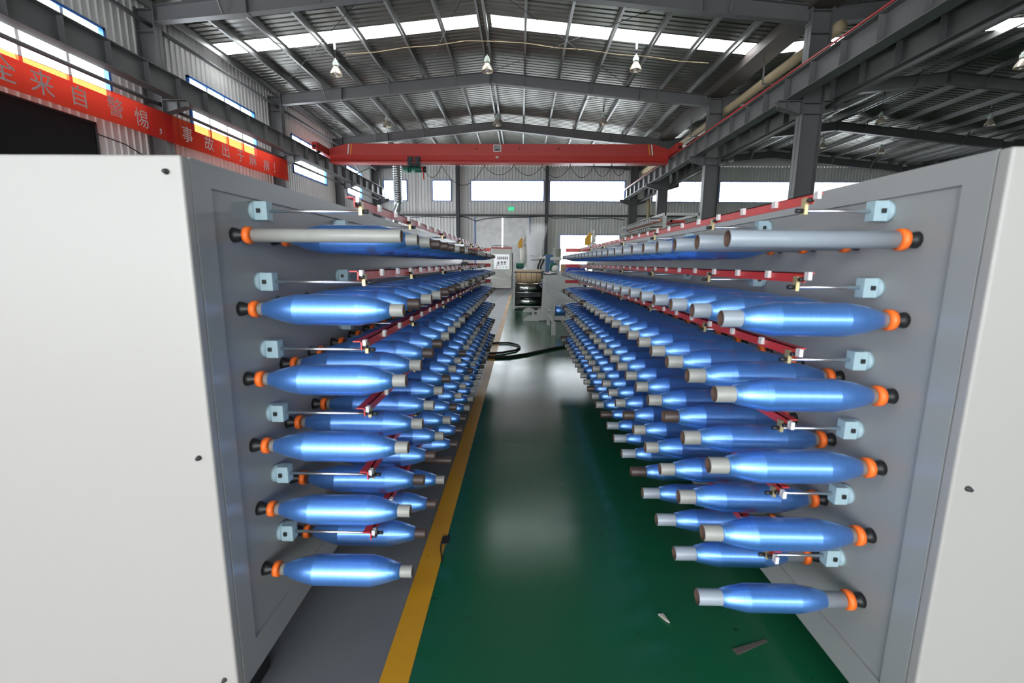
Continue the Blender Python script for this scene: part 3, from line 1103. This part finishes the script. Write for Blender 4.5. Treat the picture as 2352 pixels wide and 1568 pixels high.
# ------------------------------------------------------------------ high bay lamps
def lamp(p, label, lean=0):
    x, y, z = p
    root = empty('high_bay_lamp', p)
    part(MB().lathe((x, y, z), (x, y, z + .3), [(0, .185), (.03, .18), (.10, .155), (.18, .105), (.24, .07), (.26, .05), (.26, 0)], 'lamp_shell', 24, True, False), 'reflector', root)
    part(MB().lathe((x, y, z + .02), (x, y, z + .2), [(0, .0), (0, .06), (.08, .05), (.15, .02)], 'white', 12, True, False), 'bulb', root)
    part(MB().lathe((x, y, z + .26), (x, y, z + .5), [(0, .055), (0, .09), (.10, .09), (.10, .06), (.16, .06), (.16, .02), (.22, .012), (.22, 0)], 'lamp_box', 16, False, False), 'ballast_housing', root)
    part(MB().cyl((x, y, z + .48), (x, y, zroof(x) - .2), .008, 'rubber', 6), 'cord', root)
    part(MB().box(x - .03, x + .03, y - .03, y + .03, zroof(x) - .22, zroof(x) - .005 - .003, 'purlin'), 'hanger', root)
    tag(root, label, 'lamp', 'high bay lamps under the roof')


lamp((-5.8, 15.4, 7.0), 'bell-shaped high bay lamp near the skylight, windowed-wall side')
lamp((-1.1, 15.4, 7.1), 'bell-shaped high bay lamp under the ridge near the skylight')
lamp((3.46, 15.4, 7.13), 'bell-shaped high bay lamp near the skylight, column side')
lamp((-5.9, 21.3, 7.1), 'bell-shaped high bay lamp above the crane, windowed-wall side')
lamp((-1.1, 21.3, 7.17), 'bell-shaped high bay lamp above the crane, under the ridge')
lamp((3.5, 21.3, 7.23), 'bell-shaped high bay lamp above the crane, column side')
for px, py, lab in ((2272, 288, 'high bay lamp deep in the dark second bay, outer side'), (2022, 283, 'high bay lamp in the second bay close to its ridge'),
                    (1888, 340, 'high bay lamp in the second bay beside the dividing column'), (2022, 352, 'high bay lamp in the second bay near its back wall'),
                    (2346, 155, 'high bay lamp in the second bay before the second roof beam')):
    lamp(tuple(atZ(px, py, 7.1)), lab)
# conduit along the skylight
pts = []
for i in range(13):
    x = -5.6 + i * .95
    pts.append((x, 15.75, zroof(x) - .22 - .04 * (i % 2)))
root = tag(MB().path(pts, .012, 'tan', 6).build('lamp_conduit'), 'thin tan cable run under the roof past the skylight', 'cable')

# ------------------------------------------------------------------ roll stand in the aisle
RY = 13.0


def Q(px, py, Y): return atY(px, py, Y)


root = empty('roll_stand', (Q(1212, 700, RY).x, RY, 0))
xl, xr_ = Q(1178, 690, RY).x, Q(1244, 690, RY).x
part(MB().box(xl, xl + .06, RY - .1, RY + .5, 0, Q(1180, 626, RY).z, 'machine'), 'side_frame', root)
part(MB().box(xr_, xr_ + .06, RY - .1, RY + .5, 0, Q(1180, 622, RY).z, 'black'), 'side_frame', root)


def roll(y0_, y1_, m, name, x0=xl + .06, x1=xr_, Y=RY, rings=0):
    zc = Q(1212, (y0_ + y1_) / 2, Y).z
    r = (Q(1212, y0_, Y).z - Q(1212, y1_, Y).z) / 2
    c = Y + .12
    k = part(MB().lathe((x0, c, zc), (x1, c, zc), [(0, .03), (.02, .03), (.02, r), (x1 - x0 - .02, r), (x1 - x0 - .02, .03), (x1 - x0, .03)], m, 28), name, root)
    for i in range(1, rings + 1):
        x = x0 + (x1 - x0) * i / (rings + 1)
        MB().lathe((x - .006, c, zc), (x + .006, c, zc), [(0, r - .02), (0, r + .003), (.012, r + .003), (.012, r - .02)], 'brown_line', 28, True, False).build('ring_seam', k)


roll(626, 649, 'wood_roll', 'paper_roll', rings=4)
roll(651, 673, 'rollchrome', 'chrome_roll', x0=xl - .02)
roll(683, 703, 'rollchrome', 'chrome_roll')
for py, m in ((625, 'steel'), (649, 'brown_line'), (671.5, 'chrome'), (681, 'steel_dark'), (703.5, 'machine_light')):
    z = Q(1212, py, RY).z
    part(MB().cyl((xl + .02, RY - .06, z), (xr_ + .02, RY - .06, z), .016, m, 10), 'cross_bar', root)
part(MB().box(xl + .06, xr_, RY + .32, RY + .36, .02, .75, 'steel_dark'), 'rear_plate', root)
part(MB().box(xl - .05, xl, RY - .08, RY - .02, .55, .95, 'steel'), 'bearing_rail', root)
part(MB().box(xl + .05, xr_, RY + .5, RY + .7, .98, 1.08, 'wood_roll').box(xl + .05, xr_, RY + .5, RY + .7, 1.08, 1.1, 'machine_light'), 'rear_tray', root, 'pale wooden tray')
tag(root, 'roll stand with paper-covered roll above two chrome rolls at the aisle end', 'roll stand')

# ------------------------------------------------------------------ traction machine beside the rolls
PY_ = 10.3
root = empty('traction_machine', (.8, 11.1, 0))


def polypx(pts, Y): return [(Q(x, y, Y).x, max(0.004, Q(x, y, Y).z)) for x, y in pts]


side = [(1248, 632), (1340, 630), (1340, 738), (1292, 738), (1289, 735.5), (1240, 735.5), (1238, 738), (1202, 738), (1202, 732.5), (1214, 725), (1222, 724), (1222, 719), (1226, 715), (1240, 714), (1246, 710)]
part(MB().prism(polypx(side, PY_), 'y', PY_, PY_ + .03, 'machine'), 'side_plate', root, 'grey side plate with stepped foot')
back = [(1248, 640), (1330, 640), (1330, 717), (1201, 717), (1201, 713), (1210, 706.5), (1218, 706), (1231, 713), (1243, 706)]
part(MB().prism(polypx(back, 11.9), 'y', 11.9, 11.93, 'machine'), 'side_plate', root)
c = Q(1230, 719, PY_)
part(MB().cyl((c.x, PY_ - .005, c.z), (c.x, PY_ + .002, c.z), .03, 'black', 14), 'foot_hole', root)
part(MB().box(.56, 1.35, PY_ + .03, 11.9, .1, .9, 'machine'), 'machine_body', root)
part(MB().box(.53, .98, PY_ + .02, PY_ + .3, Q(1250, 633, PY_).z, Q(1250, 630, PY_).z, 'steel_dark'), 'top_plate', root)
for px in (1250, 1278):
    part(MB().box(Q(px, 625, PY_).x - .02, Q(px, 625, PY_).x + .02, PY_ + .1, PY_ + .2, .97, 1.07, 'steel_dark'), 'rail_post', root)
part(MB().cyl((Q(1250, 626, PY_).x, PY_ + .15, 1.06), (Q(1278, 626, PY_).x, PY_ + .15, 1.06), .02, 'chrome', 10), 'hand_rail', root)
part(MB().cyl((.6, PY_ + .2, 1.0), (.6, PY_ + .2, 1.1), .03, 'button_red', 10), 'stop_button', root)
tag(root, 'grey traction machine with large side plate beside the chrome rolls', 'machine')

# small reel winder on posts
root = empty('reel_winder', (.72, 9.2, 0))
a = Q(1259.5, 744, 9.65)
part(MB().box(a.x - .035, a.x + .035, 9.62, 9.69, 0, .27, 'machine'), 'post', root)
b = Q(1271, 768, 8.27)
part(MB().box(b.x - .036, b.x + .036, 8.24, 8.31, 0, .25, 'machine'), 'post', root)
c = Q(1284, 713, 9.2)
part(MB().box(b.x - .02, b.x + .02, 8.27, 9.2, .21, .25, 'machine'), 'base_arm', root)
part(MB().box(a.x - .02, a.x + .02, 9.2, 9.66, .23, .27, 'machine').box(a.x, b.x + .02, 9.18, 9.22, .21, .27, 'machine'), 'base_arm', root)
part(MB().cyl((c.x - .22, 9.2, c.z), (c.x + .25, 9.2, c.z), .014, 'chrome', 10), 'shaft', root)
part(MB().box(c.x - .16, c.x - .13, 9.17, 9.23, .2, c.z + .03, 'machine'), 'shaft_bearing', root)
part(MB().cyl((c.x - .10, 9.2, c.z), (c.x - .085, 9.2, c.z), .14, 'machine', 24), 'reel_disc', root)
part(MB().cyl((c.x + .12, 9.2, c.z), (c.x + .135, 9.2, c.z), .14, 'machine', 24), 'reel_disc', root)
part(MB().lathe((c.x - .085, 9.2, c.z), (c.x + .12, 9.2, c.z), [(0, .095), (.03, .105), (.17, .105), (.205, .095)], 'yarn', 24), 'wound_yarn', root, 'shiny blue wound yarn')
tag(root, 'small reel winder with blue yarn between grey discs on posts', 'winder')

# ------------------------------------------------------------------ control cabinet
CY = 22.6
root = empty('control_cabinet', (Q(1152, 664, CY).x, CY, 0))
x0, x1 = Q(1130, 620, CY).x, Q(1175, 620, CY).x
zt = Q(1152, 571, CY).z
part(MB().box(x0, x1, CY, CY + .55, .05, zt, 'machine_light'), 'cabinet_body', root)
part(MB().box(x0 + .02, x1 - .02, CY + .03, CY + .5, 0, .05, 'black'), 'plinth', root)
part(MB().box(x0 - .01, x1 + .01, CY - .02, CY + .57, zt, zt + .07, 'red'), 'top_trim', root, 'red strip along the top')
part(MB().box(x0 + .04, x1 - .04, CY - .012, CY, zt - .26, zt - .05, 'machine_light'), 'upper_door', root)
fa, fb = Q(1134, 618, CY), Q(1170.5, 584, CY)
pf = part(MB().box(fa.x, fb.x, CY - .02, CY, fa.z, fb.z, 'panel_face'), 'instrument_panel', root, 'silver instrument panel')
for px in (1143.7, 1148.2, 1152.5, 1156.8, 1161, 1165.2):
    p = Q(px, 592, CY)
    MB().box(p.x - .03, p.x + .03, CY - .03, CY - .02, p.z - .07, p.z + .06, 'meter').build('meter', pf)
    MB().box(p.x - .02, p.x + .02, CY - .034, CY - .03, p.z + .0, p.z + .04, 'white').build('meter_dial', pf)
    MB().cyl((p.x, CY - .03, p.z - .17), (p.x, CY - .02, p.z - .17), .014, 'meter', 8).build('knob', pf)
for px, py in ((1152.3, 602.5), (1159.5, 602.5), (1144.5, 604)):
    p = Q(px, py, CY)
    MB().box(p.x - .05, p.x + .05, CY - .03, CY - .02, p.z - .06, p.z + .06, 'white').build('display_frame', pf)
    MB().box(p.x - .035, p.x + .035, CY - .035, CY - .03, p.z - .03, p.z + .04, 'meter').build('display', pf)
    MB().box(p.x - .05, p.x + .05, CY - .03, CY - .02, p.z - .11, p.z - .08, 'meter').build('display_label', pf)
for px, py, m in ((1141, 609, 'meter'), (1141.4, 613.7, 'button_red'), (1148.5, 613, 'button_green'), (1155.9, 613, 'button_green'), (1162.9, 613, 'button_green')):
    p = Q(px, py, CY)
    MB().cyl((p.x, CY - .04, p.z), (p.x, CY - .02, p.z), .026, m, 12).build('button', pf)
part(MB().path([(x1 + .02, CY + .1, zt - .2), (x1 + .05, CY + .1, 1.4), (x1 + .03, CY + .1, .8), (x1 + .04, CY + .1, .1)], .02, 'rubber'), 'side_cable', root)
part(MB().path([(x0 - .02, CY + .1, zt - .4), (x0 - .09, CY + .1, zt - .1), (x0, CY + .1, zt + .14), (x0 + .4, CY + .1, zt + .16), (x1 - .1, CY + .1, zt + .1)], .012, 'rubber'), 'top_cable', root)
tag(root, 'cream control cabinet with red top strip and rows of meters', 'cabinet')


# ------------------------------------------------------------------ hopper dryers, hoppers, motors
def dryer(px, Y, s, label, flip=1):
    c = Q(px, 592, Y)
    x = c.x
    root = empty('hopper_dryer', (x, Y, 0))
    for dx, dy in ((-.16, -.16), (.16, -.16), (-.16, .16), (.16, .16)):
        part(MB().box(x + dx - .02, x + dx + .02, Y + dy - .02, Y + dy + .02, 0, 1.35, 'machine_light'), 'leg', root)
    part(MB().lathe((x, Y, 1.15), (x, Y, 2.2), [(0, .05), (.25, .2), (.9, .2), (.95, .16), (1.0, .06), (1.0, 0)], 'machine_light', 24), 'drying_barrel', root)
    part(MB().cyl((x + .05, Y, 2.15), (x + .05, Y, 2.45), .08, 'white', 16).cyl((x + .05, Y, 2.45), (x + .05, Y, 2.62), .05, 'white', 12), 'suction_head', root)
    yb = x - .30
    part(MB().prism([(yb, 2.02), (yb + .22, 2.02), (yb + .24, 2.5), (yb + .15, 2.52), (yb, 2.3)], 'y', Y - .15, Y + .1, 'yellow'), 'yellow_housing', root, 'yellow sloped housing')
    part(MB().path([(x + .1, Y - .05, 2.4), (x + .28, Y - .05, 2.35), (x + .3, Y - .05, 2.0), (x + .2, Y - .05, 1.5)], .02, 'machine', 8), 'hose', root)
    tag(root, label, 'hopper dryer')


dryer(1203, 24.0, 1, 'cream hopper dryer with yellow housing in front of the double door')
dryer(1359, 19.5, 1, 'cream hopper dryer with yellow housing in front of the low window')

hx = Q(1279.5, 590, 20).x
root = empty('feed_hopper', (hx, 20, 0))
part(MB().lathe((hx, 20, 1.52), (hx, 20, 1.92), [(0, .15), (0, .165), (.36, .165), (.36, .175), (.38, .175), (.38, 0)], 'machine_light', 24, True, False), 'hopper_barrel', root)
part(MB().box(hx - .28, hx + .17, 19.8, 20.2, 1.40, 1.53, 'machine'), 'hopper_flange', root)
part(MB().lathe((hx, 20, .95), (hx, 20, 1.4), [(0, .06), (.2, .06), (.43, .15), (.45, .15)], 'machine', 16), 'hopper_cone', root)
part(MB().box(hx - .3, hx + .5, 19.7, 20.3, .55, .95, 'machine'), 'extruder_base', root)
part(MB().box(hx - .25, hx + .45, 19.8, 20.2, 0, .55, 'machine'), 'extruder_stand', root)
part(MB().cyl((hx - .32, 19.75, 1.13), (hx - .05, 19.75, 1.13), .16, 'green', 18), 'motor', root, 'green motor')
part(MB().lathe((hx - .1, 19.55, 1.05), (hx - .1, 19.7, 1.05), [(0, .0), (0, .1), (.05, .15), (.15, .15)], 'white', 18, True, False), 'blower', root, 'white blower')
tag(root, 'cream cylindrical feed hopper over a green motor', 'hopper')

bx_ = Q(1253, 605, 22.5).x
root = empty('blue_cabinet', (bx_ + .2, 22.8, 0))
part(MB().box(bx_, bx_ + .42, 22.5, 23.0, .05, 1.68, 'blue_paint'), 'cabinet_body', root)
part(MB().box(bx_ + .02, bx_ + .4, 22.48, 22.5, .1, 1.2, 'blue_paint'), 'cabinet_door', root)
part(MB().box(bx_ + .36, bx_ + .38, 22.46, 22.48, .7, .85, 'chrome'), 'handle', root)
part(MB().box(bx_ + .02, bx_ + .4, 22.55, 22.95, 0, .05, 'black'), 'plinth', root)
tag(root, 'narrow blue cabinet behind the steaming machine', 'cabinet')

# water bath with steam
WY = 15.6
x0, x1 = Q(1190, 620, WY).x, Q(1252, 620, WY).x
root = empty('water_bath', ((x0 + x1) / 2, WY, 0))
part(MB().box(x0, x1, WY, WY + 1.6, .3, .9, 'machine'), 'tank', root)
for x in (x0 + .03, x1 - .03):
    for y in (WY + .05, WY + 1.5):
        part(MB().box(x - .03, x + .03, y - .03, y + .03, 0, .3, 'machine'), 'leg', root)
part(MB().box(Q(1246, 620, WY).x, Q(1252.5, 620, WY).x, WY + .1, WY + .2, .9, Q(1250, 586, WY).z, 'machine'), 'frame_post', root)
part(MB().box(Q(1218, 590, WY).x, Q(1252, 590, WY).x, WY + .1, WY + .2, Q(1250, 589, WY).z, Q(1250, 586, WY).z, 'machine'), 'frame_beam', root)
part(MB().box(Q(1220, 598, WY).x, Q(1246, 598, WY).x, WY + .1, WY + .2, Q(1250, 598, WY).z, Q(1250, 596, WY).z, 'steel'), 'frame_beam', root)
for dx in (0, 8):
    p = [Q(1242 + dx, 593, WY - .2), Q(1240 + dx * .9, 602, WY - .2), Q(1236 + dx * .8, 610, WY - .2), Q(1235 + dx * .8, 622, WY - .2)]
    part(MB().path(p, .028, 'rubber', 8), 'hose', root, 'black bent hose')
    part(MB().cyl(p[0] + Vector((-.02, 0, -.02)), p[0] + Vector((.03, 0, .05)), .04, 'white', 10), 'hose_end', root)
mx_ = Q(1194, 609, WY + .3).x
part(MB().cyl((mx_ - .13, WY + .5, 1.19), (mx_ + .13, WY + .5, 1.19), .09, 'green', 16), 'motor', root, 'green motor')
part(MB().box(mx_ - .1, mx_ + .1, WY + .42, WY + .58, .9, 1.12, 'steel_dark'), 'motor_base', root)
part(MB().lathe((mx_ + .22, WY + .3, .9), (mx_ + .22, WY + .3, 1.15), [(0, .13), (.12, .13), (.2, .09), (.24, .03), (.25, 0)], 'white', 18, True, False), 'white_dome', root)
tag(root, 'grey water bath with black hoses and green motor behind the rolls', 'machine')

sm = bpy.data.materials.new('steam')
sm.use_nodes = True
nt = sm.node_tree
nt.nodes.clear()
out = nt.nodes.new('ShaderNodeOutputMaterial')
vs = nt.nodes.new('ShaderNodeVolumeScatter')
vs.inputs["Color"].default_value = (.985, .99, 1, 1)
vs.inputs['Anisotropy'].default_value = .25
tc = nt.nodes.new('ShaderNodeTexCoord')
mp = nt.nodes.new('ShaderNodeMapping')
mp.inputs['Scale'].default_value = (2.2, 1.2, 1.1)
no = nt.nodes.new('ShaderNodeTexNoise')
no.inputs['Scale'].default_value = 1.6
no.inputs['Detail'].default_value = 5
no.inputs['Distortion'].default_value = .8
nt.links.new(tc.outputs['Object'], mp.inputs[0])
nt.links.new(mp.outputs[0], no.inputs['Vector'])
sx = nt.nodes.new('ShaderNodeSeparateXYZ')
nt.links.new(tc.outputs['Object'], sx.inputs[0])


def mth(op, a, b=None, clamp=False):
    n = nt.nodes.new('ShaderNodeMath')
    n.operation = op
    n.use_clamp = clamp
    for i, v in enumerate((a, b)):
        if v is None: continue
        if isinstance(v, (int, float)): n.inputs[i].default_value = v
        else: nt.links.new(v, n.inputs[i])
    return n.outputs[0]


# plume widens with height: local z from 0 (bath) to 1.7
wid = mth('ADD', mth('MULTIPLY', sx.outputs['Z'], .16), .16)
rx = mth('DIVIDE', mth('SUBTRACT', sx.outputs['X'], mth('MULTIPLY', sx.outputs['Z'], .10)), wid)
ry = mth('DIVIDE', sx.outputs['Y'], .4)
rad = mth('ADD', mth('MULTIPLY', rx, rx), mth('MULTIPLY', ry, ry))
fall = mth('SUBTRACT', 1.0, rad, True)
topf = mth('SUBTRACT', 1.0, mth('DIVIDE', sx.outputs['Z'], 1.75), True)
dn = mth('SUBTRACT', no.outputs['Fac'], .36, True)
den = mth('MULTIPLY', mth('MULTIPLY', mth('MULTIPLY', fall, topf), dn), 170.0)
nt.links.new(den, vs.inputs['Density'])
nt.links.new(vs.outputs[0], out.inputs['Volume'])
MATS['steam'] = sm
sc = Q(1221, 620, WY + .7)
o = MB().lathe((0, 0, 0), (0, 0, 1.75), [(0, .35), (.9, .6), (1.75, .62)], 'steam', 16)
st = o.build('steam_plume', None, (sc.x, WY + .75, .92))
tag(st, 'thin white steam rising from the water bath', 'steam', None, 'stuff')

# dark cabinet with blue cover, carton
x0 = Q(1301, 640, 12.6).x
root = empty('covered_cabinet', (x0 + .25, 12.9, 0))
part(MB().box(x0 + .05, x0 + .55, 12.6, 13.2, 0, 1.0, 'black'), 'cabinet_body', root)
o = MB()
pr_ = [(x0 - .02, 1.0), (x0 + .01, 1.1), (x0 + .08, 1.22), (x0 + .16, 1.27), (x0 + .34, 1.27), (x0 + .46, 1.2), (x0 + .55, 1.05), (x0 + .55, 1.0)]
o.prism(pr_, 'y', 12.55, 13.2, 'royal')
part(o, 'cloth_cover', root, 'rounded royal blue cover')
part(MB().box(x0 - .03, x0 + .1, 12.52, 12.56, .86, .9, 'red'), 'red_lever', root)
tag(root, 'black cabinet under a rounded blue cover past the creel end', 'cabinet')
x0 = Q(1290, 613, 13.8).x
root = empty('cardboard_carton', (x0 + .15, 14, 0))
part(MB().box(x0, x0 + .45, 13.8, 14.2, 1.0, 1.26, 'cardboard'), 'carton_box', root)
part(MB().box(x0 + .2, x0 + .25, 13.797, 13.8, 1.0, 1.26, 'tan'), 'tape_strip', root)
tag(root, 'brown cardboard carton on a grey stand past the creel end', 'carton')
root = empty('carton_stand', (x0 + .2, 14, 0))
part(MB().box(x0 - .02, x0 + .5, 13.78, 14.25, .95, 1.0, 'machine'), 'stand_top', root)
for dx in (.02, .46):
    for y in (13.82, 14.2):
        part(MB().box(x0 + dx - .02, x0 + dx + .02, y - .02, y + .02, 0, .95, 'machine'), 'leg', root)
tag(root, 'grey metal stand under the cardboard carton', 'stand')

# yarn webs from the creels to the rolls
zr = Q(1212, 648, RY).z
for xa, za, xb_, zb_, lab in ((-.42, 1.2, -.16, zr + .05, 'pale yarn web from the upper rows beside the yellow line'),
                             (-.42, 1.0, .0, zr, 'pale yarn web from the middle rows beside the yellow line'),
                             (-.42, .8, -.12, zr - .1, 'pale yarn web from the lower rows beside the yellow line'),
                             (.62, 1.16, .55, zr + .06, 'pale yarn web from the upper rows of the green-floor creel'),
                             (.62, .95, .5, zr, 'pale yarn web from the middle rows of the green-floor creel'),
                             (.62, .72, .52, zr - .06, 'pale yarn web from the lower rows of the green-floor creel')):
    o = MB()
    for j in range(7):
        dz = (j - 3) * .012
        o.path([(xa, 6.42, za + dz * 2), (xb_, RY - .07, zb_ + dz * .3)], .0022, 'yarn_film', 4)
    tag(o.build('yarn_web'), lab, 'yarn', None, 'stuff')

# ------------------------------------------------------------------ tall bare creel further back
TX, TY0, TY1, TZ = 3.42, 11.4, 14.9, 2.49
root = empty('tall_creel', (3.85, 13.1, 0))
for x in (TX, TX + .82):
    for y in (TY0, TY1):
        part(MB().box(x - .03, x + .03, y - .03, y + .03, 0, TZ, 'machine'), 'post', root)
for y in (TY0, TY1):
    part(MB().box(TX, TX + .82, y - .03, y + .03, TZ - .06, TZ, 'machine'), 'top_bar', root)
for x in (TX, TX + .82):
    part(MB().box(x - .03, x + .03, TY0, TY1, TZ - .06, TZ, 'machine'), 'top_bar', root)
part(MB().box(TX + .03, TX + .06, TY0, TY1, .3, TZ - .06, 'machine'), 'spindle_panel', root)
spm = MB().lathe((0, 0, 0), (-1, 0, 0), [(0, .02), (.04, .012), (.30, .012), (.30, 0)], 'chrome', 8, True, False).mesh('bare_spindle')
rgm = MB().lathe((0, 0, 0), (-1, 0, 0), [(.05, .012), (.05, .03), (.075, .03), (.075, .012)], 'orange', 10, True, False).mesh('spindle_ring')
cpm = MB().lathe((0, 0, 0), (-1, 0, 0), [(.30, 0), (.30, .024), (.33, .024), (.33, 0)], 'ceramic', 8, True, False).mesh('spindle_cap')
for i in range(5):
    z = TZ - .16 - .2 * i
    part(MB().box(TX - .30, TX, TY0 + .05, TY1 - .05, z + .055, z + .065, 'machine'), 'row_shelf', root)
    for k in range(17):
        s1 = link('bare_spindle', spm, root)
        s1.location = Vector((TX, TY0 + .12 + .2 * k, z)) - root.location
        link('spindle_ring', rgm, s1)
        link('spindle_cap', cpm, s1)
for i, z in enumerate((2.3, 2.1)):
    part(MB().box(TX + .25, TX + .6, TY0 + .3, TY0 + .34, z, z + .05, 'red').box(TX + .25, TX + .29, TY0 + .3, TY0 + 1.5, z, z + .05, 'red').box(TX + .56, TX + .6, TY0 + .3, TY0 + .34, z - .2, z, 'red'), 'red_frame', root, 'red inner frame')
    part(MB().cyl((TX + .1, TY0 + .5, z - .05), (TX + .7, TY0 + .9, z + .05), .015, 'red', 8), 'red_brace', root)
tag(root, 'tall grey creel with bare spindles and red inner frame near dividing columns', 'creel')

# ------------------------------------------------------------------ back wall fittings
a, b = Q(1168, 482, 30.52), Q(1180, 476, 30.52)
root = empty('exit_sign', ((a.x + b.x) / 2, 30.53, a.z))
part(MB().box(a.x, b.x, 30.5, 30.57, a.z, b.z, 'exit_green'), 'sign_box', root, 'lit green sign face')
xm, zm, hh = (a.x + b.x) / 2, (a.z + b.z) / 2, (b.z - a.z)
o = MB()
for (p, q) in (((0, .15), (.02, .0)), ((.02, 0), (.06, -.3)), ((.02, 0), (-.05, -.3)), ((0, .12), (.07, .02)), ((0, .12), (-.06, .05))):
    o.beam((xm + p[0], 30.495, zm + p[1] * hh), (xm + q[0], 30.495, zm + q[1] * hh), .006, .018, 'white')
o.cyl((xm + .01, 30.492, zm + .28 * hh), (xm + .01, 30.498, zm + .28 * hh), .016, 'white', 10)
part(o, 'running_figure', root)
for s_ in (-1, 1):
    o = MB()
    o.face([(xm + s_ * .15, 30.494, zm), (xm + s_ * .11, 30.494, zm + .03), (xm + s_ * .11, 30.494, zm - .03)], 'white')
    part(o, 'arrow', root)
tag(root, 'small lit green exit sign above the double door', 'sign')
a = Q(1160, 479, 30.52)
root = empty('emergency_lamp', (a.x, 30.53, a.z))
part(MB().box(a.x - .09, a.x + .09, 30.48, 30.57, a.z - .06, a.z + .04, 'white'), 'lamp_box', root)
for s_ in (-1, 1):
    part(MB().lathe((a.x + s_ * .08, 30.45, a.z + .08), (a.x + s_ * .08, 30.52, a.z + .08), [(0, .045), (.05, .03), (.07, .01)], 'white', 12), 'spot_head', root)
tag(root, 'white twin-head emergency lamp beside the exit sign', 'lamp')
pts = [Q(x, y, 30.3) for x, y in ((930, 500), (985, 497), (1045, 500), (1060, 497), (1075, 500), (1092, 508), (1110, 503), (1150, 499), (1210, 498.5), (1258, 496), (1275, 501), (1320, 499), (1360, 503), (1400, 500), (1435, 505))]
tag(MB().path(pts, .022, 'rubber', 6).build('wall_cable'), 'black cable slung along the girt of the back wall', 'cable')

# spiral duct
DY = 27.0
xd = Q(913, 420, DY).x
root = empty('spiral_duct', (xd, DY, 0))
prof = [(0, .24)]
z = .05
while z < 2.9:
    prof += [(z, .24), (z + .01, .252), (z + .03, .252), (z + .04, .24)]
    z += .12
part(MB().lathe((xd, DY, 4.55), (xd, DY, 7.5), prof + [(2.98, .24)], 'duct', 28), 'vertical_run', root)
part(MB().lathe((xd, DY, 4.85), (xd, DY, 4.95), [(0, .24), (0, .30), (.04, .30), (.04, .24)], 'duct', 28, False, False), 'flange', root)
part(MB().path([(xd, DY, 4.6), (xd - .02, DY, 4.35), (xd - .15, DY + .1, 4.1), (xd - .3, DY + .2, 3.8), (xd - .3, DY + .2, 1.5), (xd - .3, DY + .2, .02)], .24, 'duct', 20), 'elbow', root)
tag(root, 'silver spiral ventilation duct rising in front of the corner window', 'duct')

for y0_, z0_, y1_, z1_, n in ((24.5, 7.2, 30.1, 5.4, 'falling to the corner'), (24.5, 5.4, 30.1, 7.2, 'rising to the corner')):
    tag(MB().cyl((-9.2, y0_, z0_), (-9.2, y1_, z1_), .035, 'steel', 8).build('wall_brace'), f'diagonal wall brace {n} behind the crane', 'brace', kind='structure')

# ------------------------------------------------------------------ floor cables and litter
pts = [atZ(x, y, .02) for x, y in ((1100, 792), (1140, 787), (1170, 787), (1190, 792), (1194, 797), (1185, 804), (1150, 810), (1100, 812))]
tag(MB().path(pts, .016, 'rubber', 8).build('floor_cable'), 'black cable bent in a loop on the aisle floor', 'cable')
pts = [atZ(x, y, .02) for x, y in ((1090, 818), (1130, 820), (1170, 819), (1210, 813), (1250, 804), (1290, 796), (1340, 792))]
tag(MB().path(pts, .02, 'rubber', 8).build('floor_cable'), 'black cable running across the aisle floor', 'cable')
p = atZ(1524, 1421, .004)
o = MB().prism([(p.x - .014, p.y + .02), (p.x + .006, p.y + .022), (p.x + .016, p.y - .02), (p.x + .006, p.y - .012)], 'z', .004, .009, 'paper')
tag(o.build('paper_scrap'), 'torn pale paper scrap on the green floor', 'litter')
a, b = atZ(1688, 1497, .004), atZ(1760, 1470, .004)
d = (b - a).normalized(); nrm = Vector((-d.y, d.x, 0)) * .012
o = MB()
o.prism([((a - nrm).x, (a - nrm).y), ((b - nrm * .4).x, (b - nrm * .4).y), ((b + nrm * .4).x, (b + nrm * .4).y), ((a + nrm).x, (a + nrm).y)], 'z', .003, .005, 'gutter')
tag(o.build('tape_strip'), 'dark brown tape strip stuck to the green floor', 'litter')
pts = [atZ(x, y, .006) for x, y in ((1022, 1232), (1014, 1245), (1012, 1260), (1016, 1290))]
o = MB().path(pts, .003, 'rubber', 6)
p = atZ(1022, 1238, .01)
o.box(p.x - .015, p.x + .02, p.y - .03, p.y + .03, .003, .008, 'rubber')
tag(o.build('wire_scrap'), 'dark scrap of wire lying on the yellow line', 'litter')
